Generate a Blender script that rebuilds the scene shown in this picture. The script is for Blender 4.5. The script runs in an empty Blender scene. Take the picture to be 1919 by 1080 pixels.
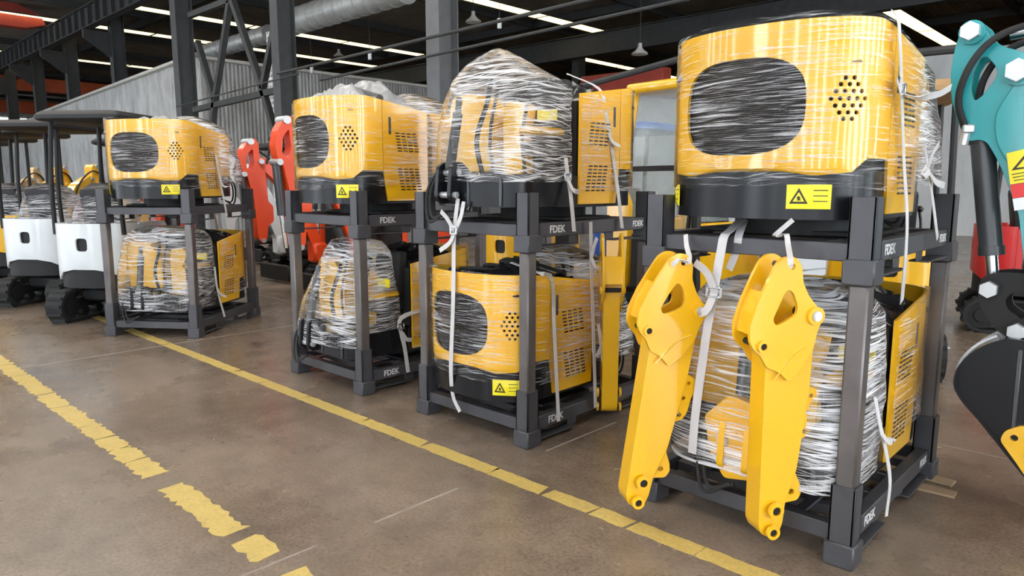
import bpy, bmesh, math, random
from mathutils import Vector, Matrix, noise
from mathutils.geometry import delaunay_2d_cdt
random.seed(7)
SC = bpy.context.scene
COL = SC.collection
PI = math.pi
R = math.radians

# ------------------------------------------------------------------ materials
def mat(name):
    m = bpy.data.materials.new(name); m.use_nodes = True
    nt = m.node_tree
    return m, nt, nt.nodes['Principled BSDF']

def N(nt, t, **kw):
    n = nt.nodes.new(t)
    for k, v in kw.items():
        if k in n.inputs: n.inputs[k].default_value = v
        else: setattr(n, k, v)
    return n

def ramp(nt, fac, stops):
    r = nt.nodes.new('ShaderNodeValToRGB')
    e = r.color_ramp.elements
    while len(e) < len(stops): e.new(0.5)
    for el, (p, c) in zip(e, stops):
        el.position = p; el.color = c if len(c) == 4 else (*c, 1)
    nt.links.new(fac, r.inputs[0])
    return r

def noise_tex(nt, scale, detail=4, rough=.55, vec_scale=None, coord='Object'):
    tc = nt.nodes.new('ShaderNodeTexCoord')
    out = tc.outputs[coord]
    if vec_scale:
        mp = nt.nodes.new('ShaderNodeMapping'); mp.inputs['Scale'].default_value = vec_scale
        nt.links.new(out, mp.inputs[0]); out = mp.outputs[0]
    n = nt.nodes.new('ShaderNodeTexNoise')
    n.inputs['Scale'].default_value = scale; n.inputs['Detail'].default_value = detail
    n.inputs['Roughness'].default_value = rough
    nt.links.new(out, n.inputs['Vector'])
    return n

def paint(name, col, rough=.35, coat=0., metal=0., vary=.08, bump=0., bscale=40, coord='Object'):
    m, nt, b = mat(name)
    n = noise_tex(nt, 3.5, 5, coord=coord)
    lo = tuple(c * (1 - vary) for c in col); hi = tuple(min(1, c * (1 + vary)) for c in col)
    r = ramp(nt, n.outputs[0], [(.3, lo), (.7, hi)])
    nt.links.new(r.outputs[0], b.inputs['Base Color'])
    b.inputs['Roughness'].default_value = rough; b.inputs['Metallic'].default_value = metal
    if max(col) < .03: b.inputs['Specular IOR Level'].default_value = .32
    b.inputs['Coat Weight'].default_value = coat; b.inputs['Coat Roughness'].default_value = .08
    if bump:
        n2 = noise_tex(nt, bscale, 3)
        bp = N(nt, 'ShaderNodeBump', Strength=bump, Distance=.01)
        nt.links.new(n2.outputs[0], bp.inputs['Height']); nt.links.new(bp.outputs[0], b.inputs['Normal'])
    return m

def emis(name, col, s):
    m, nt, b = mat(name)
    b.inputs['Base Color'].default_value = (.8, .8, .8, 1)
    b.inputs['Emission Color'].default_value = (*col, 1); b.inputs['Emission Strength'].default_value = s
    return m

def film(name, lo, hi, base, top, zscale=42., col=(.93, .93, .95), rough=.2, slant=.05, hs=2.2, gloss=.16, fine=.7, bump=.9):
    """clear stretch film: stretched wrinkles run round the load, thicker where they gather"""
    m, nt, b = mat(name)
    tc = nt.nodes.new('ShaderNodeTexCoord')
    low = nt.nodes.new('ShaderNodeTexNoise'); low.inputs['Scale'].default_value = 1.7; low.inputs['Detail'].default_value = 2
    nt.links.new(tc.outputs['Object'], low.inputs['Vector'])
    mul = N(nt, 'ShaderNodeVectorMath', operation='MULTIPLY'); mul.inputs[1].default_value = (0, 0, slant * 2)
    nt.links.new(low.outputs['Color'], mul.inputs[0])
    add = N(nt, 'ShaderNodeVectorMath', operation='ADD')
    nt.links.new(tc.outputs['Object'], add.inputs[0]); nt.links.new(mul.outputs[0], add.inputs[1])
    mp = nt.nodes.new('ShaderNodeMapping'); mp.inputs['Scale'].default_value = (hs, hs, zscale)
    nt.links.new(add.outputs[0], mp.inputs[0])
    s1 = nt.nodes.new('ShaderNodeTexNoise'); s1.inputs['Scale'].default_value = 1.; s1.inputs['Detail'].default_value = 4; s1.inputs['Roughness'].default_value = .6
    nt.links.new(mp.outputs[0], s1.inputs['Vector'])
    mp2 = nt.nodes.new('ShaderNodeMapping'); mp2.inputs['Scale'].default_value = (1.7, 1.7, 1.7)
    nt.links.new(tc.outputs['Object'], mp2.inputs[0])
    s2 = nt.nodes.new('ShaderNodeTexNoise'); s2.inputs['Scale'].default_value = 1.; s2.inputs['Detail'].default_value = 3
    nt.links.new(mp2.outputs[0], s2.inputs['Vector'])
    mx = N(nt, 'ShaderNodeMath', operation='MULTIPLY_ADD'); mx.inputs[1].default_value = .45
    nt.links.new(s2.outputs[0], mx.inputs[0]); nt.links.new(s1.outputs[0], mx.inputs[2])
    mr = N(nt, 'ShaderNodeMapRange'); mr.inputs[1].default_value = lo; mr.inputs[2].default_value = hi
    mr.inputs[3].default_value = base; mr.inputs[4].default_value = top
    nt.links.new(mx.outputs[0], mr.inputs[0])
    # second, finer set of wrinkles lying at another slant
    mul2 = N(nt, 'ShaderNodeVectorMath', operation='MULTIPLY'); mul2.inputs[1].default_value = (0, 0, -slant * 2.6)
    nt.links.new(low.outputs['Color'], mul2.inputs[0])
    add2 = N(nt, 'ShaderNodeVectorMath', operation='ADD')
    nt.links.new(tc.outputs['Object'], add2.inputs[0]); nt.links.new(mul2.outputs[0], add2.inputs[1])
    mp3 = nt.nodes.new('ShaderNodeMapping'); mp3.inputs['Scale'].default_value = (hs * 2.2, hs * 2.2, zscale * 2.3); mp3.inputs['Location'].default_value = (3, 7, 1)
    nt.links.new(add2.outputs[0], mp3.inputs[0])
    s3 = nt.nodes.new('ShaderNodeTexNoise'); s3.inputs['Scale'].default_value = 1.; s3.inputs['Detail'].default_value = 2
    nt.links.new(mp3.outputs[0], s3.inputs['Vector'])
    mx3 = N(nt, 'ShaderNodeMath', operation='MULTIPLY_ADD'); mx3.inputs[1].default_value = .45
    nt.links.new(s2.outputs[0], mx3.inputs[0]); nt.links.new(s3.outputs[0], mx3.inputs[2])
    mr3 = N(nt, 'ShaderNodeMapRange'); mr3.inputs[1].default_value = lo - .02; mr3.inputs[2].default_value = hi - .02
    mr3.inputs[3].default_value = 0; mr3.inputs[4].default_value = top * fine
    nt.links.new(mx3.outputs[0], mr3.inputs[0])
    mxx = N(nt, 'ShaderNodeMath', operation='MAXIMUM'); nt.links.new(mr.outputs[0], mxx.inputs[0]); nt.links.new(mr3.outputs[0], mxx.inputs[1])
    mr = mxx
    # clear film: mostly see-through, milky where it gathers, with sharp glints off the wrinkles
    nt.nodes.remove(b)
    out = [n for n in nt.nodes if n.type == 'OUTPUT_MATERIAL'][0]
    bp = N(nt, 'ShaderNodeBump', Strength=bump, Distance=.02)
    nt.links.new(s1.outputs[0], bp.inputs['Height'])
    tr = nt.nodes.new('ShaderNodeBsdfTransparent')
    di = nt.nodes.new('ShaderNodeBsdfDiffuse'); di.inputs['Color'].default_value = (*col, 1)
    gl = nt.nodes.new('ShaderNodeBsdfAnisotropic'); gl.inputs['Roughness'].default_value = rough; gl.inputs['Color'].default_value = (1, 1, 1, 1)
    nt.links.new(bp.outputs[0], gl.inputs['Normal'])
    m1 = nt.nodes.new('ShaderNodeMixShader'); m2 = nt.nodes.new('ShaderNodeMixShader')
    nt.links.new(mr.outputs[0], m1.inputs[0]); nt.links.new(tr.outputs[0], m1.inputs[1]); nt.links.new(di.outputs[0], m1.inputs[2])
    lw = nt.nodes.new('ShaderNodeLayerWeight'); lw.inputs['Blend'].default_value = gloss; nt.links.new(lw.outputs['Fresnel'], m2.inputs[0])
    nt.links.new(m1.outputs[0], m2.inputs[1]); nt.links.new(gl.outputs[0], m2.inputs[2])
    nt.links.new(m2.outputs[0], out.inputs['Surface'])
    return m

M = {}
M['yellow'] = paint('yellow_enamel', (.86, .47, .008), .30, .8, vary=.03)
M['black'] = paint('black_enamel', (.009, .009, .011), .25, 0.)
M['blackm'] = paint('matt_black', (.018, .018, .019), .55)
M['rubber'] = paint('black_rubber', (.025, .025, .026), .7, vary=.3, bump=.3)
M['steel_grey'] = paint('dark_grey_frame_paint', (.072, .071, .079), .42, vary=.22, metal=.25)
M['post_grey'] = paint('grey_square_tube', (.145, .130, .126), .38, vary=.25, metal=.45)
M['chrome'] = paint('bright_steel', (.62, .64, .66), .22, metal=1., vary=.05)
M['bolt'] = paint('zinc_plated_bolt', (.56, .57, .58), .35, metal=.6, vary=.05)
M['dgrey'] = paint('dark_grey_paint', (.05, .055, .062), .35, .2)
M['white'] = paint('white_enamel', (.72, .76, .78), .3, .3, vary=.03)
M['orange'] = paint('orange_enamel', (.85, .075, .012), .35, .25, vary=.05)
M['red'] = paint('red_enamel', (.62, .02, .02), .35, .25, vary=.05)
M['teal'] = paint('teal_enamel', (.012, .33, .36), .34, .3, vary=.06, bump=.05, bscale=30)
M['sticker'] = paint('yellow_sticker', (.9, .76, .02), .4, vary=.02)
M['ink'] = paint('black_ink', (.03, .025, .01), .5)
M['redink'] = paint('red_sticker', (.75, .03, .03), .4)
M['whitepaint'] = paint('white_stencil_paint', (.7, .7, .7), .6, vary=.2)
M['strap'] = paint('white_webbing_strap', (.62, .60, .60), .6, vary=.06, bump=.2, bscale=160)
M['seat'] = paint('black_seat_vinyl', (.02, .02, .022), .5, bump=.2)
M['wood'] = paint('pallet_wood', (.36, .25, .15), .7, vary=.3)
M['cardboard'] = paint('brown_cardboard', (.42, .26, .12), .75, vary=.15)
M['bag'] = paint('grey_plastic_sheet', (.30, .30, .31), .28, vary=.35, bump=.6, bscale=14)
M['blackbag'] = paint('black_plastic_sheet', (.02, .02, .023), .22, vary=.2, bump=.6, bscale=12)
M['column'] = paint('grey_column_paint', (.05, .053, .056), .5, vary=.15)
M['columnlight'] = paint('light_grey_column_paint', (.115, .118, .122), .5, vary=.12)
M['girder'] = paint('dark_girder_paint', (.035, .037, .038), .6, vary=.2)
M['crane'] = paint('red_crane_paint', (.40, .05, .03), .55, vary=.1)
M['craneorange'] = paint('orange_crane_paint', (.80, .15, .05), .55, vary=.1)
M['duct'] = paint('galvanised_duct', (.50, .51, .50), .4, metal=.5, vary=.15)
M['lamp'] = paint('lamp_enamel', (.55, .54, .5), .5)
M['blue'] = paint('blue_enamel', (.02, .10, .42), .4)
M['glass'], _nt, _b = mat('cab_glass')
_b.inputs['Base Color'].default_value = (.75, .85, .85, 1); _b.inputs['Alpha'].default_value = .12; _b.inputs['Roughness'].default_value = .05
M['sky'] = emis('skylight_panel', (1., .80, .40), 2.4)
M['sky_fill'] = emis('skylight_fill_overhead', (1., .95, .85), 16.)
M['daylight'] = emis('daylit_window_pane', (.95, .98, 1.), 3.)
M['film_rear'] = film('stretch_film_tight', .78, .972, .006, .72, 78, rough=.10, slant=.04, gloss=.12, hs=2.6, bump=.5)  # gathered film; streak whiteness raised to stand in for window glints
M['film_front'] = film('stretch_film_gathered', .75, .94, .03, .88, 66, rough=.10, slant=.085, hs=2.0, gloss=.18, fine=.85)
M['film_thick'] = film('stretch_film_thick', .72, .91, .04, .92, 72, rough=.10, slant=.06, hs=1.8, gloss=.18, fine=.9)
M['lampglow'] = emis('lamp_glow', (1, .95, .85), 1.0)

def grille_mat():
    m, nt, b = mat('black_wire_mesh')
    tc = nt.nodes.new('ShaderNodeTexCoord')
    w1 = N(nt, 'ShaderNodeTexWave', wave_type='BANDS', bands_direction='Z'); w1.inputs['Scale'].default_value = 38
    nt.links.new(tc.outputs['Object'], w1.inputs['Vector'])
    r = ramp(nt, w1.outputs[0], [(.35, (.004, .004, .005)), (.8, (.05, .05, .055))])
    nt.links.new(r.outputs[0], b.inputs['Base Color'])
    bp = N(nt, 'ShaderNodeBump', Strength=.6, Distance=.01)
    nt.links.new(w1.outputs[0], bp.inputs['Height']); nt.links.new(bp.outputs[0], b.inputs['Normal'])
    b.inputs['Roughness'].default_value = .35
    return m
M['grille'] = grille_mat()

def concrete():
    m, nt, b = mat('worn_concrete')
    tc = nt.nodes.new('ShaderNodeTexCoord')
    def nz(sc, det, ro, vs=None):
        n = nt.nodes.new('ShaderNodeTexNoise'); n.inputs['Scale'].default_value = sc; n.inputs['Detail'].default_value = det; n.inputs['Roughness'].default_value = ro
        if vs:
            mp = nt.nodes.new('ShaderNodeMapping'); mp.inputs['Scale'].default_value = vs; mp.inputs['Rotation'].default_value = (0, 0, .5)
            nt.links.new(tc.outputs['Object'], mp.inputs[0]); nt.links.new(mp.outputs[0], n.inputs['Vector'])
        else: nt.links.new(tc.outputs['Object'], n.inputs['Vector'])
        return n
    big = nz(.8, 6, .6); fine = nz(55, 4, .7); scr = nz(3, 5, .7, (.6, 9, 1)); mid = nz(5, 6, .65)
    c1 = ramp(nt, big.outputs[0], [(.28, (.14, .106, .079)), (.5, (.21, .161, .123)), (.75, (.28, .222, .175))])
    c2 = ramp(nt, fine.outputs[0], [(.3, (.55, .55, .55)), (.5, (1, 1, 1)), (.72, (1.25, 1.25, 1.25))])
    mx = N(nt, 'ShaderNodeMix', data_type='RGBA', blend_type='MULTIPLY'); mx.inputs[0].default_value = .8
    nt.links.new(c1.outputs[0], mx.inputs[6]); nt.links.new(c2.outputs[0], mx.inputs[7])
    c3 = ramp(nt, mid.outputs[0], [(.35, (.72, .72, .72)), (.6, (1.08, 1.06, 1.04))])
    mx3 = N(nt, 'ShaderNodeMix', data_type='RGBA', blend_type='MULTIPLY'); mx3.inputs[0].default_value = .7
    nt.links.new(mx.outputs[2], mx3.inputs[6]); nt.links.new(c3.outputs[0], mx3.inputs[7])
    sm = ramp(nt, scr.outputs[0], [(.66, (0, 0, 0)), (.78, (1, 1, 1))])
    mx2 = N(nt, 'ShaderNodeMix', data_type='RGBA'); mx2.inputs[7].default_value = (.38, .34, .30, 1)
    sc = N(nt, 'ShaderNodeMath', operation='MULTIPLY'); sc.inputs[1].default_value = .45
    nt.links.new(sm.outputs[0], sc.inputs[0]); nt.links.new(sc.outputs[0], mx2.inputs[0]); nt.links.new(mx3.outputs[2], mx2.inputs[6])
    nt.links.new(mx2.outputs[2], b.inputs['Base Color'])
    rr = ramp(nt, big.outputs[0], [(.3, (.16,) * 3), (.7, (.36,) * 3)])
    nt.links.new(rr.outputs[0], b.inputs['Roughness'])
    bp = N(nt, 'ShaderNodeBump', Strength=.18, Distance=.004)
    nt.links.new(fine.outputs[0], bp.inputs['Height']); nt.links.new(bp.outputs[0], b.inputs['Normal'])
    b.inputs['Specular IOR Level'].default_value = .45
    return m
M['concrete'] = concrete()

def floor_paint():
    m, nt, b = mat('worn_yellow_floor_paint')
    n = noise_tex(nt, 9, 6, .7); n2 = noise_tex(nt, 60, 4, .7)
    r = ramp(nt, n.outputs[0], [(.25, (.44, .33, .12)), (.48, (.58, .42, .12)), (.75, (.64, .48, .15))])
    mx = N(nt, 'ShaderNodeMix', data_type='RGBA', blend_type='MULTIPLY'); mx.inputs[0].default_value = .6
    r2 = ramp(nt, n2.outputs[0], [(.3, (.6, .6, .6)), (.55, (1.05, 1.05, 1.05))])
    nt.links.new(r.outputs[0], mx.inputs[6]); nt.links.new(r2.outputs[0], mx.inputs[7])
    nt.links.new(mx.outputs[2], b.inputs['Base Color']); b.inputs['Roughness'].default_value = .5
    return m
M['floorpaint'] = floor_paint()
M['seam'] = paint('floor_joint_filler', (.34, .29, .25), .7, vary=.3)
M['seamred'] = paint('red_floor_tape', (.30, .16, .12), .6, vary=.3)

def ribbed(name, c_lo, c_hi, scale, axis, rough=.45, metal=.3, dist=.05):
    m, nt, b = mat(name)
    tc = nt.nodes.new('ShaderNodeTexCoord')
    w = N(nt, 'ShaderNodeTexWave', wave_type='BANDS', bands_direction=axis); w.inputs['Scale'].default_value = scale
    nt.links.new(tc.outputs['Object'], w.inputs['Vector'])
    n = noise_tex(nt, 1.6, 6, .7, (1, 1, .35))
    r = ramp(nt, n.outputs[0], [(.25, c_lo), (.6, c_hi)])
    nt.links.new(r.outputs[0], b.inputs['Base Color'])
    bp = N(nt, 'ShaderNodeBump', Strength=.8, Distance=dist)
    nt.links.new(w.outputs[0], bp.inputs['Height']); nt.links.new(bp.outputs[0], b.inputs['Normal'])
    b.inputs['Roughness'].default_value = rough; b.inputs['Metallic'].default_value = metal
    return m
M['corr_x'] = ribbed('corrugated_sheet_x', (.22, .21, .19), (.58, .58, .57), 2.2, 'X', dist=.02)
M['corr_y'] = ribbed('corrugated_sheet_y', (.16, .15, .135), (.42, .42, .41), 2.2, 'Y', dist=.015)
M['panel_x'] = ribbed('pale_panel_wall', (.42, .43, .43), (.56, .57, .57), .9, 'X', .6, 0., dist=.006)
M['roof'] = ribbed('roof_sheeting', (.16, .138, .118), (.28, .245, .21), 3.0, 'X', .6, 0.)
M['mesh'] = paint('white_netting', (.7, .7, .7), .6)

# ------------------------------------------------------------------ mesh builder
class MB:
    def __init__(s): s.bm = bmesh.new()
    def _add(s, tmp, mtx=None):
        if mtx is not None: bmesh.ops.transform(tmp, matrix=mtx, verts=tmp.verts)
        me = bpy.data.meshes.new('t'); tmp.to_mesh(me); tmp.free(); s.bm.from_mesh(me); bpy.data.meshes.remove(me); return s
    def box(s, c, d, rot=None, bev=.004, seg=1):
        t = bmesh.new(); bmesh.ops.create_cube(t, size=1)
        bmesh.ops.scale(t, vec=d, verts=t.verts)
        if bev: bmesh.ops.bevel(t, geom=t.edges[:], offset=min(bev, min(d) * .45), segments=seg, affect='EDGES', profile=.6)
        m = Matrix.Translation(c)
        if rot is not None: m = m @ (rot if isinstance(rot, Matrix) else Matrix.Rotation(rot, 4, 'Z'))
        return s._add(t, m)
    def bar(s, p0, p1, w, h, bev=.004, up=(0, 0, 1)):
        p0 = Vector(p0); p1 = Vector(p1); d = p1 - p0; L = d.length; x = d.normalized()
        u = Vector(up)
        if abs(x.dot(u)) > .98: u = Vector((0, 1, 0))
        y = u.cross(x).normalized(); z = x.cross(y)
        m = Matrix((x, y, z)).transposed().to_4x4(); m.translation = (p0 + p1) / 2
        t = bmesh.new(); bmesh.ops.create_cube(t, size=1); bmesh.ops.scale(t, vec=(L, w, h), verts=t.verts)
        if bev: bmesh.ops.bevel(t, geom=t.edges[:], offset=min(bev, w * .4, h * .4), segments=1, affect='EDGES')
        return s._add(t, m)
    def cyl(s, p0, p1, r, n=20, r2=None, bev=0):
        p0 = Vector(p0); p1 = Vector(p1); d = p1 - p0
        t = bmesh.new(); bmesh.ops.create_cone(t, cap_ends=True, segments=n, radius1=r, radius2=r if r2 is None else r2, depth=d.length)
        if bev: bmesh.ops.bevel(t, geom=[e for e in t.edges if len(e.link_faces) == 2 and max(len(f.verts) for f in e.link_faces) > 4], offset=bev, segments=2, affect='EDGES')
        q = Vector((0, 0, 1)).rotation_difference(d.normalized()).to_matrix().to_4x4(); q.translation = (p0 + p1) / 2
        return s._add(t, q)
    def ball(s, c, r, sc=(1, 1, 1), n=14):
        t = bmesh.new(); bmesh.ops.create_uvsphere(t, u_segments=n, v_segments=n // 2 + 2, radius=r); bmesh.ops.scale(t, vec=sc, verts=t.verts)
        return s._add(t, Matrix.Translation(c))
    def tube(s, pts, r, n=10, smooth=4):
        pts = catmull(pts, smooth) if smooth else [Vector(p) for p in pts]
        rings = []; prev = None
        for i, p in enumerate(pts):
            a = pts[max(0, i - 1)]; b = pts[min(len(pts) - 1, i + 1)]; x = (b - a).normalized()
            if prev is None:
                u = Vector((0, 0, 1)) if abs(x.z) < .9 else Vector((1, 0, 0))
                y = x.cross(u).normalized()
            else: y = (prev - x * prev.dot(x)).normalized()
            prev = y; z = x.cross(y)
            rr = r[i] if isinstance(r, list) else r
            rings.append([s.bm.verts.new(p + (y * math.cos(k * 2 * PI / n) + z * math.sin(k * 2 * PI / n)) * rr) for k in range(n)])
        for a, b in zip(rings, rings[1:]):
            for k in range(n): s.bm.faces.new((a[k], a[(k + 1) % n], b[(k + 1) % n], b[k]))
        s.bm.faces.new(rings[0][::-1]); s.bm.faces.new(rings[-1]); return s
    def ribbon(s, pts, w, th, side, smooth=5, wave=0):
        """flat webbing along a path; side = direction of its width"""
        pts = catmull(pts, smooth) if smooth else [Vector(p) for p in pts]
        rings = []
        for i, p in enumerate(pts):
            a = pts[max(0, i - 1)]; b = pts[min(len(pts) - 1, i + 1)]; x = (b - a).normalized()
            y = Vector(side); y = (y - x * y.dot(x))
            y = y.normalized() if y.length > 1e-4 else Vector((0, 0, 1)); z = x.cross(y)
            q = p + z * wave * math.sin(i * 1.1)
            rings.append([s.bm.verts.new(q + y * w / 2 * sx + z * th / 2 * sz) for sx, sz in ((-1, -1), (1, -1), (1, 1), (-1, 1))])
        for a, b in zip(rings, rings[1:]):
            for k in range(4): s.bm.faces.new((a[k], a[(k + 1) % 4], b[(k + 1) % 4], b[k]))
        s.bm.faces.new(rings[0][::-1]); s.bm.faces.new(rings[-1]); return s
    def sheet(s, outline, holes, fmap, grid=None, thick=0.):
        vs, fs = cdt(outline, holes, grid)
        a = [s.bm.verts.new(fmap(x, y, 0)) for x, y in vs]
        if thick:
            b = [s.bm.verts.new(fmap(x, y, thick)) for x, y in vs]
        edge = {}
        for f in fs:
            s.bm.faces.new([a[i] for i in f])
            if thick: s.bm.faces.new([b[i] for i in reversed(f)])
            for i, j in zip(f, f[1:] + f[:1]): edge[(i, j)] = 1
        if thick:
            for (i, j) in edge:
                if (j, i) not in edge: s.bm.faces.new((a[j], a[i], b[i], b[j]))
        return s
    def prism(s, prof, fmap, th, holes=()):
        """plate of thickness th cut to a 2-D profile with holes"""
        return s.sheet(prof, list(holes), fmap, None, th)
    def loft(s, rings, cap=True):
        vs = [[s.bm.verts.new(p) for p in r] for r in rings]
        for a, b in zip(vs, vs[1:]):
            n = len(a)
            for k in range(n): s.bm.faces.new((a[k], a[(k + 1) % n], b[(k + 1) % n], b[k]))
        if cap: s.bm.faces.new(vs[0][::-1]); s.bm.faces.new(vs[-1])
        return s
    def build(s, name, m, parent=None, ang=38, loc=None, rz=0):
        bmesh.ops.recalc_face_normals(s.bm, faces=s.bm.faces)
        me = bpy.data.meshes.new(name); s.bm.to_mesh(me); s.bm.free()
        me.materials.append(M[m] if isinstance(m, str) else m)
        me.shade_smooth(); me.set_sharp_from_angle(angle=R(ang))
        o = bpy.data.objects.new(name, me); COL.objects.link(o)
        if parent is not None: o.parent = parent
        if loc is not None: o.location = loc
        o.rotation_euler.z = rz
        return o

def catmull(pts, n=5):
    P = [Vector(p) for p in pts]
    if len(P) < 3: return P
    out = []
    for i in range(len(P) - 1):
        p0 = P[i - 1] if i else P[0] * 2 - P[1]; p1 = P[i]; p2 = P[i + 1]; p3 = P[i + 2] if i + 2 < len(P) else P[-1] * 2 - P[-2]
        for k in range(n):
            t = k / n
            out.append(.5 * ((2 * p1) + (p2 - p0) * t + (2 * p0 - 5 * p1 + 4 * p2 - p3) * t * t + (3 * p1 - p0 - 3 * p2 + p3) * t ** 3))
    out.append(P[-1]); return out

def inside(p, poly):
    x, y = p; c = False; n = len(poly); j = n - 1
    for i in range(n):
        xi, yi = poly[i]; xj, yj = poly[j]
        if (yi > y) != (yj > y) and x < (xj - xi) * (y - yi) / (yj - yi) + xi: c = not c
        j = i
    return c

def cdt(outline, holes=(), grid=None):
    vs, es = [], []
    def loop(L):
        k = len(vs); vs.extend(Vector(p) for p in L)
        es.extend((k + i, k + (i + 1) % len(L)) for i in range(len(L)))
    loop(outline)
    for h in holes: loop(h)
    if grid:
        xs = [p[0] for p in outline]; ys = [p[1] for p in outline]
        gx = min(xs)
        while gx < max(xs):
            gy = min(ys) + grid[1] * .5
            while gy < max(ys):
                if inside((gx, gy), outline) and not any(inside((gx, gy), h) for h in holes): vs.append(Vector((gx, gy)))
                gy += grid[1]
            gx += grid[0]
    v, e, f, _, _, _ = delaunay_2d_cdt(vs, es, [], 0, 1e-5)
    out = []
    for t in f:
        c = (sum(v[i].x for i in t) / len(t), sum(v[i].y for i in t) / len(t))
        if inside(c, outline) and not any(inside(c, h) for h in holes): out.append(list(t))
    return [(p.x, p.y) for p in v], out

def circ(cx, cy, r, n=14, ry=None, p=2.):
    ry = ry or r
    def sp(c): return math.copysign(abs(c) ** (2 / p), c)
    return [(cx + r * sp(math.cos(2 * PI * k / n)), cy + ry * sp(math.sin(2 * PI * k / n))) for k in range(n)]

def roundpoly(P, r, n=3):
    out = []; m = len(P)
    for i in range(m):
        a, b, c = Vector(P[i - 1]), Vector(P[i]), Vector(P[(i + 1) % m])
        d1 = (a - b); d2 = (c - b); rr = min(r, d1.length * .45, d2.length * .45)
        p1 = b + d1.normalized() * rr; p2 = b + d2.normalized() * rr
        for k in range(n + 1):
            t = k / n; out.append(tuple((1 - t) ** 2 * p1 + 2 * t * (1 - t) * b + t * t * p2))
    return out

def tag(o, label=None, cat=None, group=None, kind=None):
    if label: o['label'] = label
    if cat: o['category'] = cat
    if group: o['group'] = group
    if kind: o['kind'] = kind
    return o

def thing(name, loc=(0, 0, 0), rz=0, label=None, cat=None, group=None):
    o = bpy.data.objects.new(name, None); COL.objects.link(o)
    o.location = loc; o.rotation_euler = (0, 0, rz); o.empty_display_size = .1
    return tag(o, label, cat, group)

def kids(o): return [c for c in bpy.data.objects if c.parent == o]

def copy_tree(o, parent=None):
    c = o.copy(); COL.objects.link(c)
    if parent is not None: c.parent = parent
    for ch in kids(o): copy_tree(ch, c)
    return c

def struct(o): o['kind'] = 'structure'; return o

def text_mesh(body, size, name, m, parent, loc, rot, depth=.001):
    cu = bpy.data.curves.new(name, 'FONT'); cu.body = body; cu.size = size; cu.extrude = depth; cu.offset = size * .025
    cu.align_x = 'CENTER'; cu.align_y = 'CENTER'
    t = bpy.data.objects.new('tmp', cu); COL.objects.link(t)
    me = bpy.data.meshes.new_from_object(t, depsgraph=bpy.context.evaluated_depsgraph_get())
    bpy.data.objects.remove(t); bpy.data.curves.remove(cu)
    me.name = name; me.materials.clear(); me.materials.append(M[m])
    o = bpy.data.objects.new(name, me); COL.objects.link(o); o.parent = parent; o.location = loc; o.rotation_euler = rot
    return o
# ------------------------------------------------------------------ camera and measured points
F_PX, CX, CY, CAM_H, PITCH, YAW = 1330., 959.5, 540., 1.6, 8.3, 43.5
cd = bpy.data.cameras.new('camera'); cam = bpy.data.objects.new('camera', cd); COL.objects.link(cam)
cam.location = (0, 0, CAM_H); cam.rotation_euler = (R(90 - PITCH), 0, R(YAW))
cd.sensor_width = 36; cd.lens = F_PX / 1919 * 36; cd.clip_end = 300
SC.camera = cam
_mr = cam.rotation_euler.to_matrix()
def ray(px, py): return _mr @ Vector(((px - CX) / F_PX, -(py - CY) / F_PX, -1))
def at_v(px, py, v): d = ray(px, py); return Vector((0, 0, CAM_H)) + d * (v / d.y)
def at_u(px, py, u): d = ray(px, py); return Vector((0, 0, CAM_H)) + d * (u / d.x)
def at_z(px, py, z=0): d = ray(px, py); return Vector((0, 0, CAM_H)) + d * ((z - CAM_H) / d.z)

# ------------------------------------------------------------------ setting
def slab(name, lo, hi, m):
    b = MB(); c = [(a + d) / 2 for a, d in zip(lo, hi)]
    b.box(c, [abs(d - a) for a, d in zip(lo, hi)], bev=0)
    return struct(b.build(name, m))
slab('floor', (-95, -9, -.3), (16, 60, 0), 'concrete')
slab('ceiling', (-95, -9, 10.0), (16, 60, 10.2), 'roof')
slab('wall_back', (-24.3, 26, 0), (16, 26.2, 5.7), 'panel_x')
slab('wall_far', (-95, 60, 0), (16, 60.2, 10), 'girder')
def unseen_facade(name, axis, fixed, lo, hi, gaps, z0=.0, z1=8.6, m='girder'):
    """unseen outer wall, its tall open bays shaped to stripe the daylight"""
    b = MB(); a = lo
    def blk(a, c, za, zb):
        if c - a < .02: return
        c0 = ((a + c) / 2, fixed, (za + zb) / 2) if axis == 'x' else (fixed, (a + c) / 2, (za + zb) / 2)
        b.box(c0, (c - a, .2, zb - za) if axis == 'x' else (.2, c - a, zb - za), bev=0)
    for g0, g1 in gaps: blk(a, g0, 0, 10); blk(g0, g1, z1, 10); a = g1
    blk(a, hi, 0, 10)
    return struct(b.build(name, m))
r_ = random.Random(5); gaps = []; a = -60
while a < 13:
    g = r_.choice((.6, .9, 1.3)); gaps.append((a, a + g)); a += g + r_.choice((1.6, 2.2, 3.0))
unseen_facade('wall_unseen_front', 'x', -9, -95, 16, gaps)  # unseen wall, bays spaced to reflect as bright bands in the covers
gaps = [(-7, -5.6), (-4, -2.2), (-.4, 2.0), (4, 6), (8, 10), (13, 15), (19, 21)]
unseen_facade('wall_unseen_right', 'y', 16, -9, 60, gaps)  # unseen wall, bays opened to let light onto the side panels
slab('wall_left', (-95.2, -9, 0), (-95, 60, 10), 'corr_y')
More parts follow.
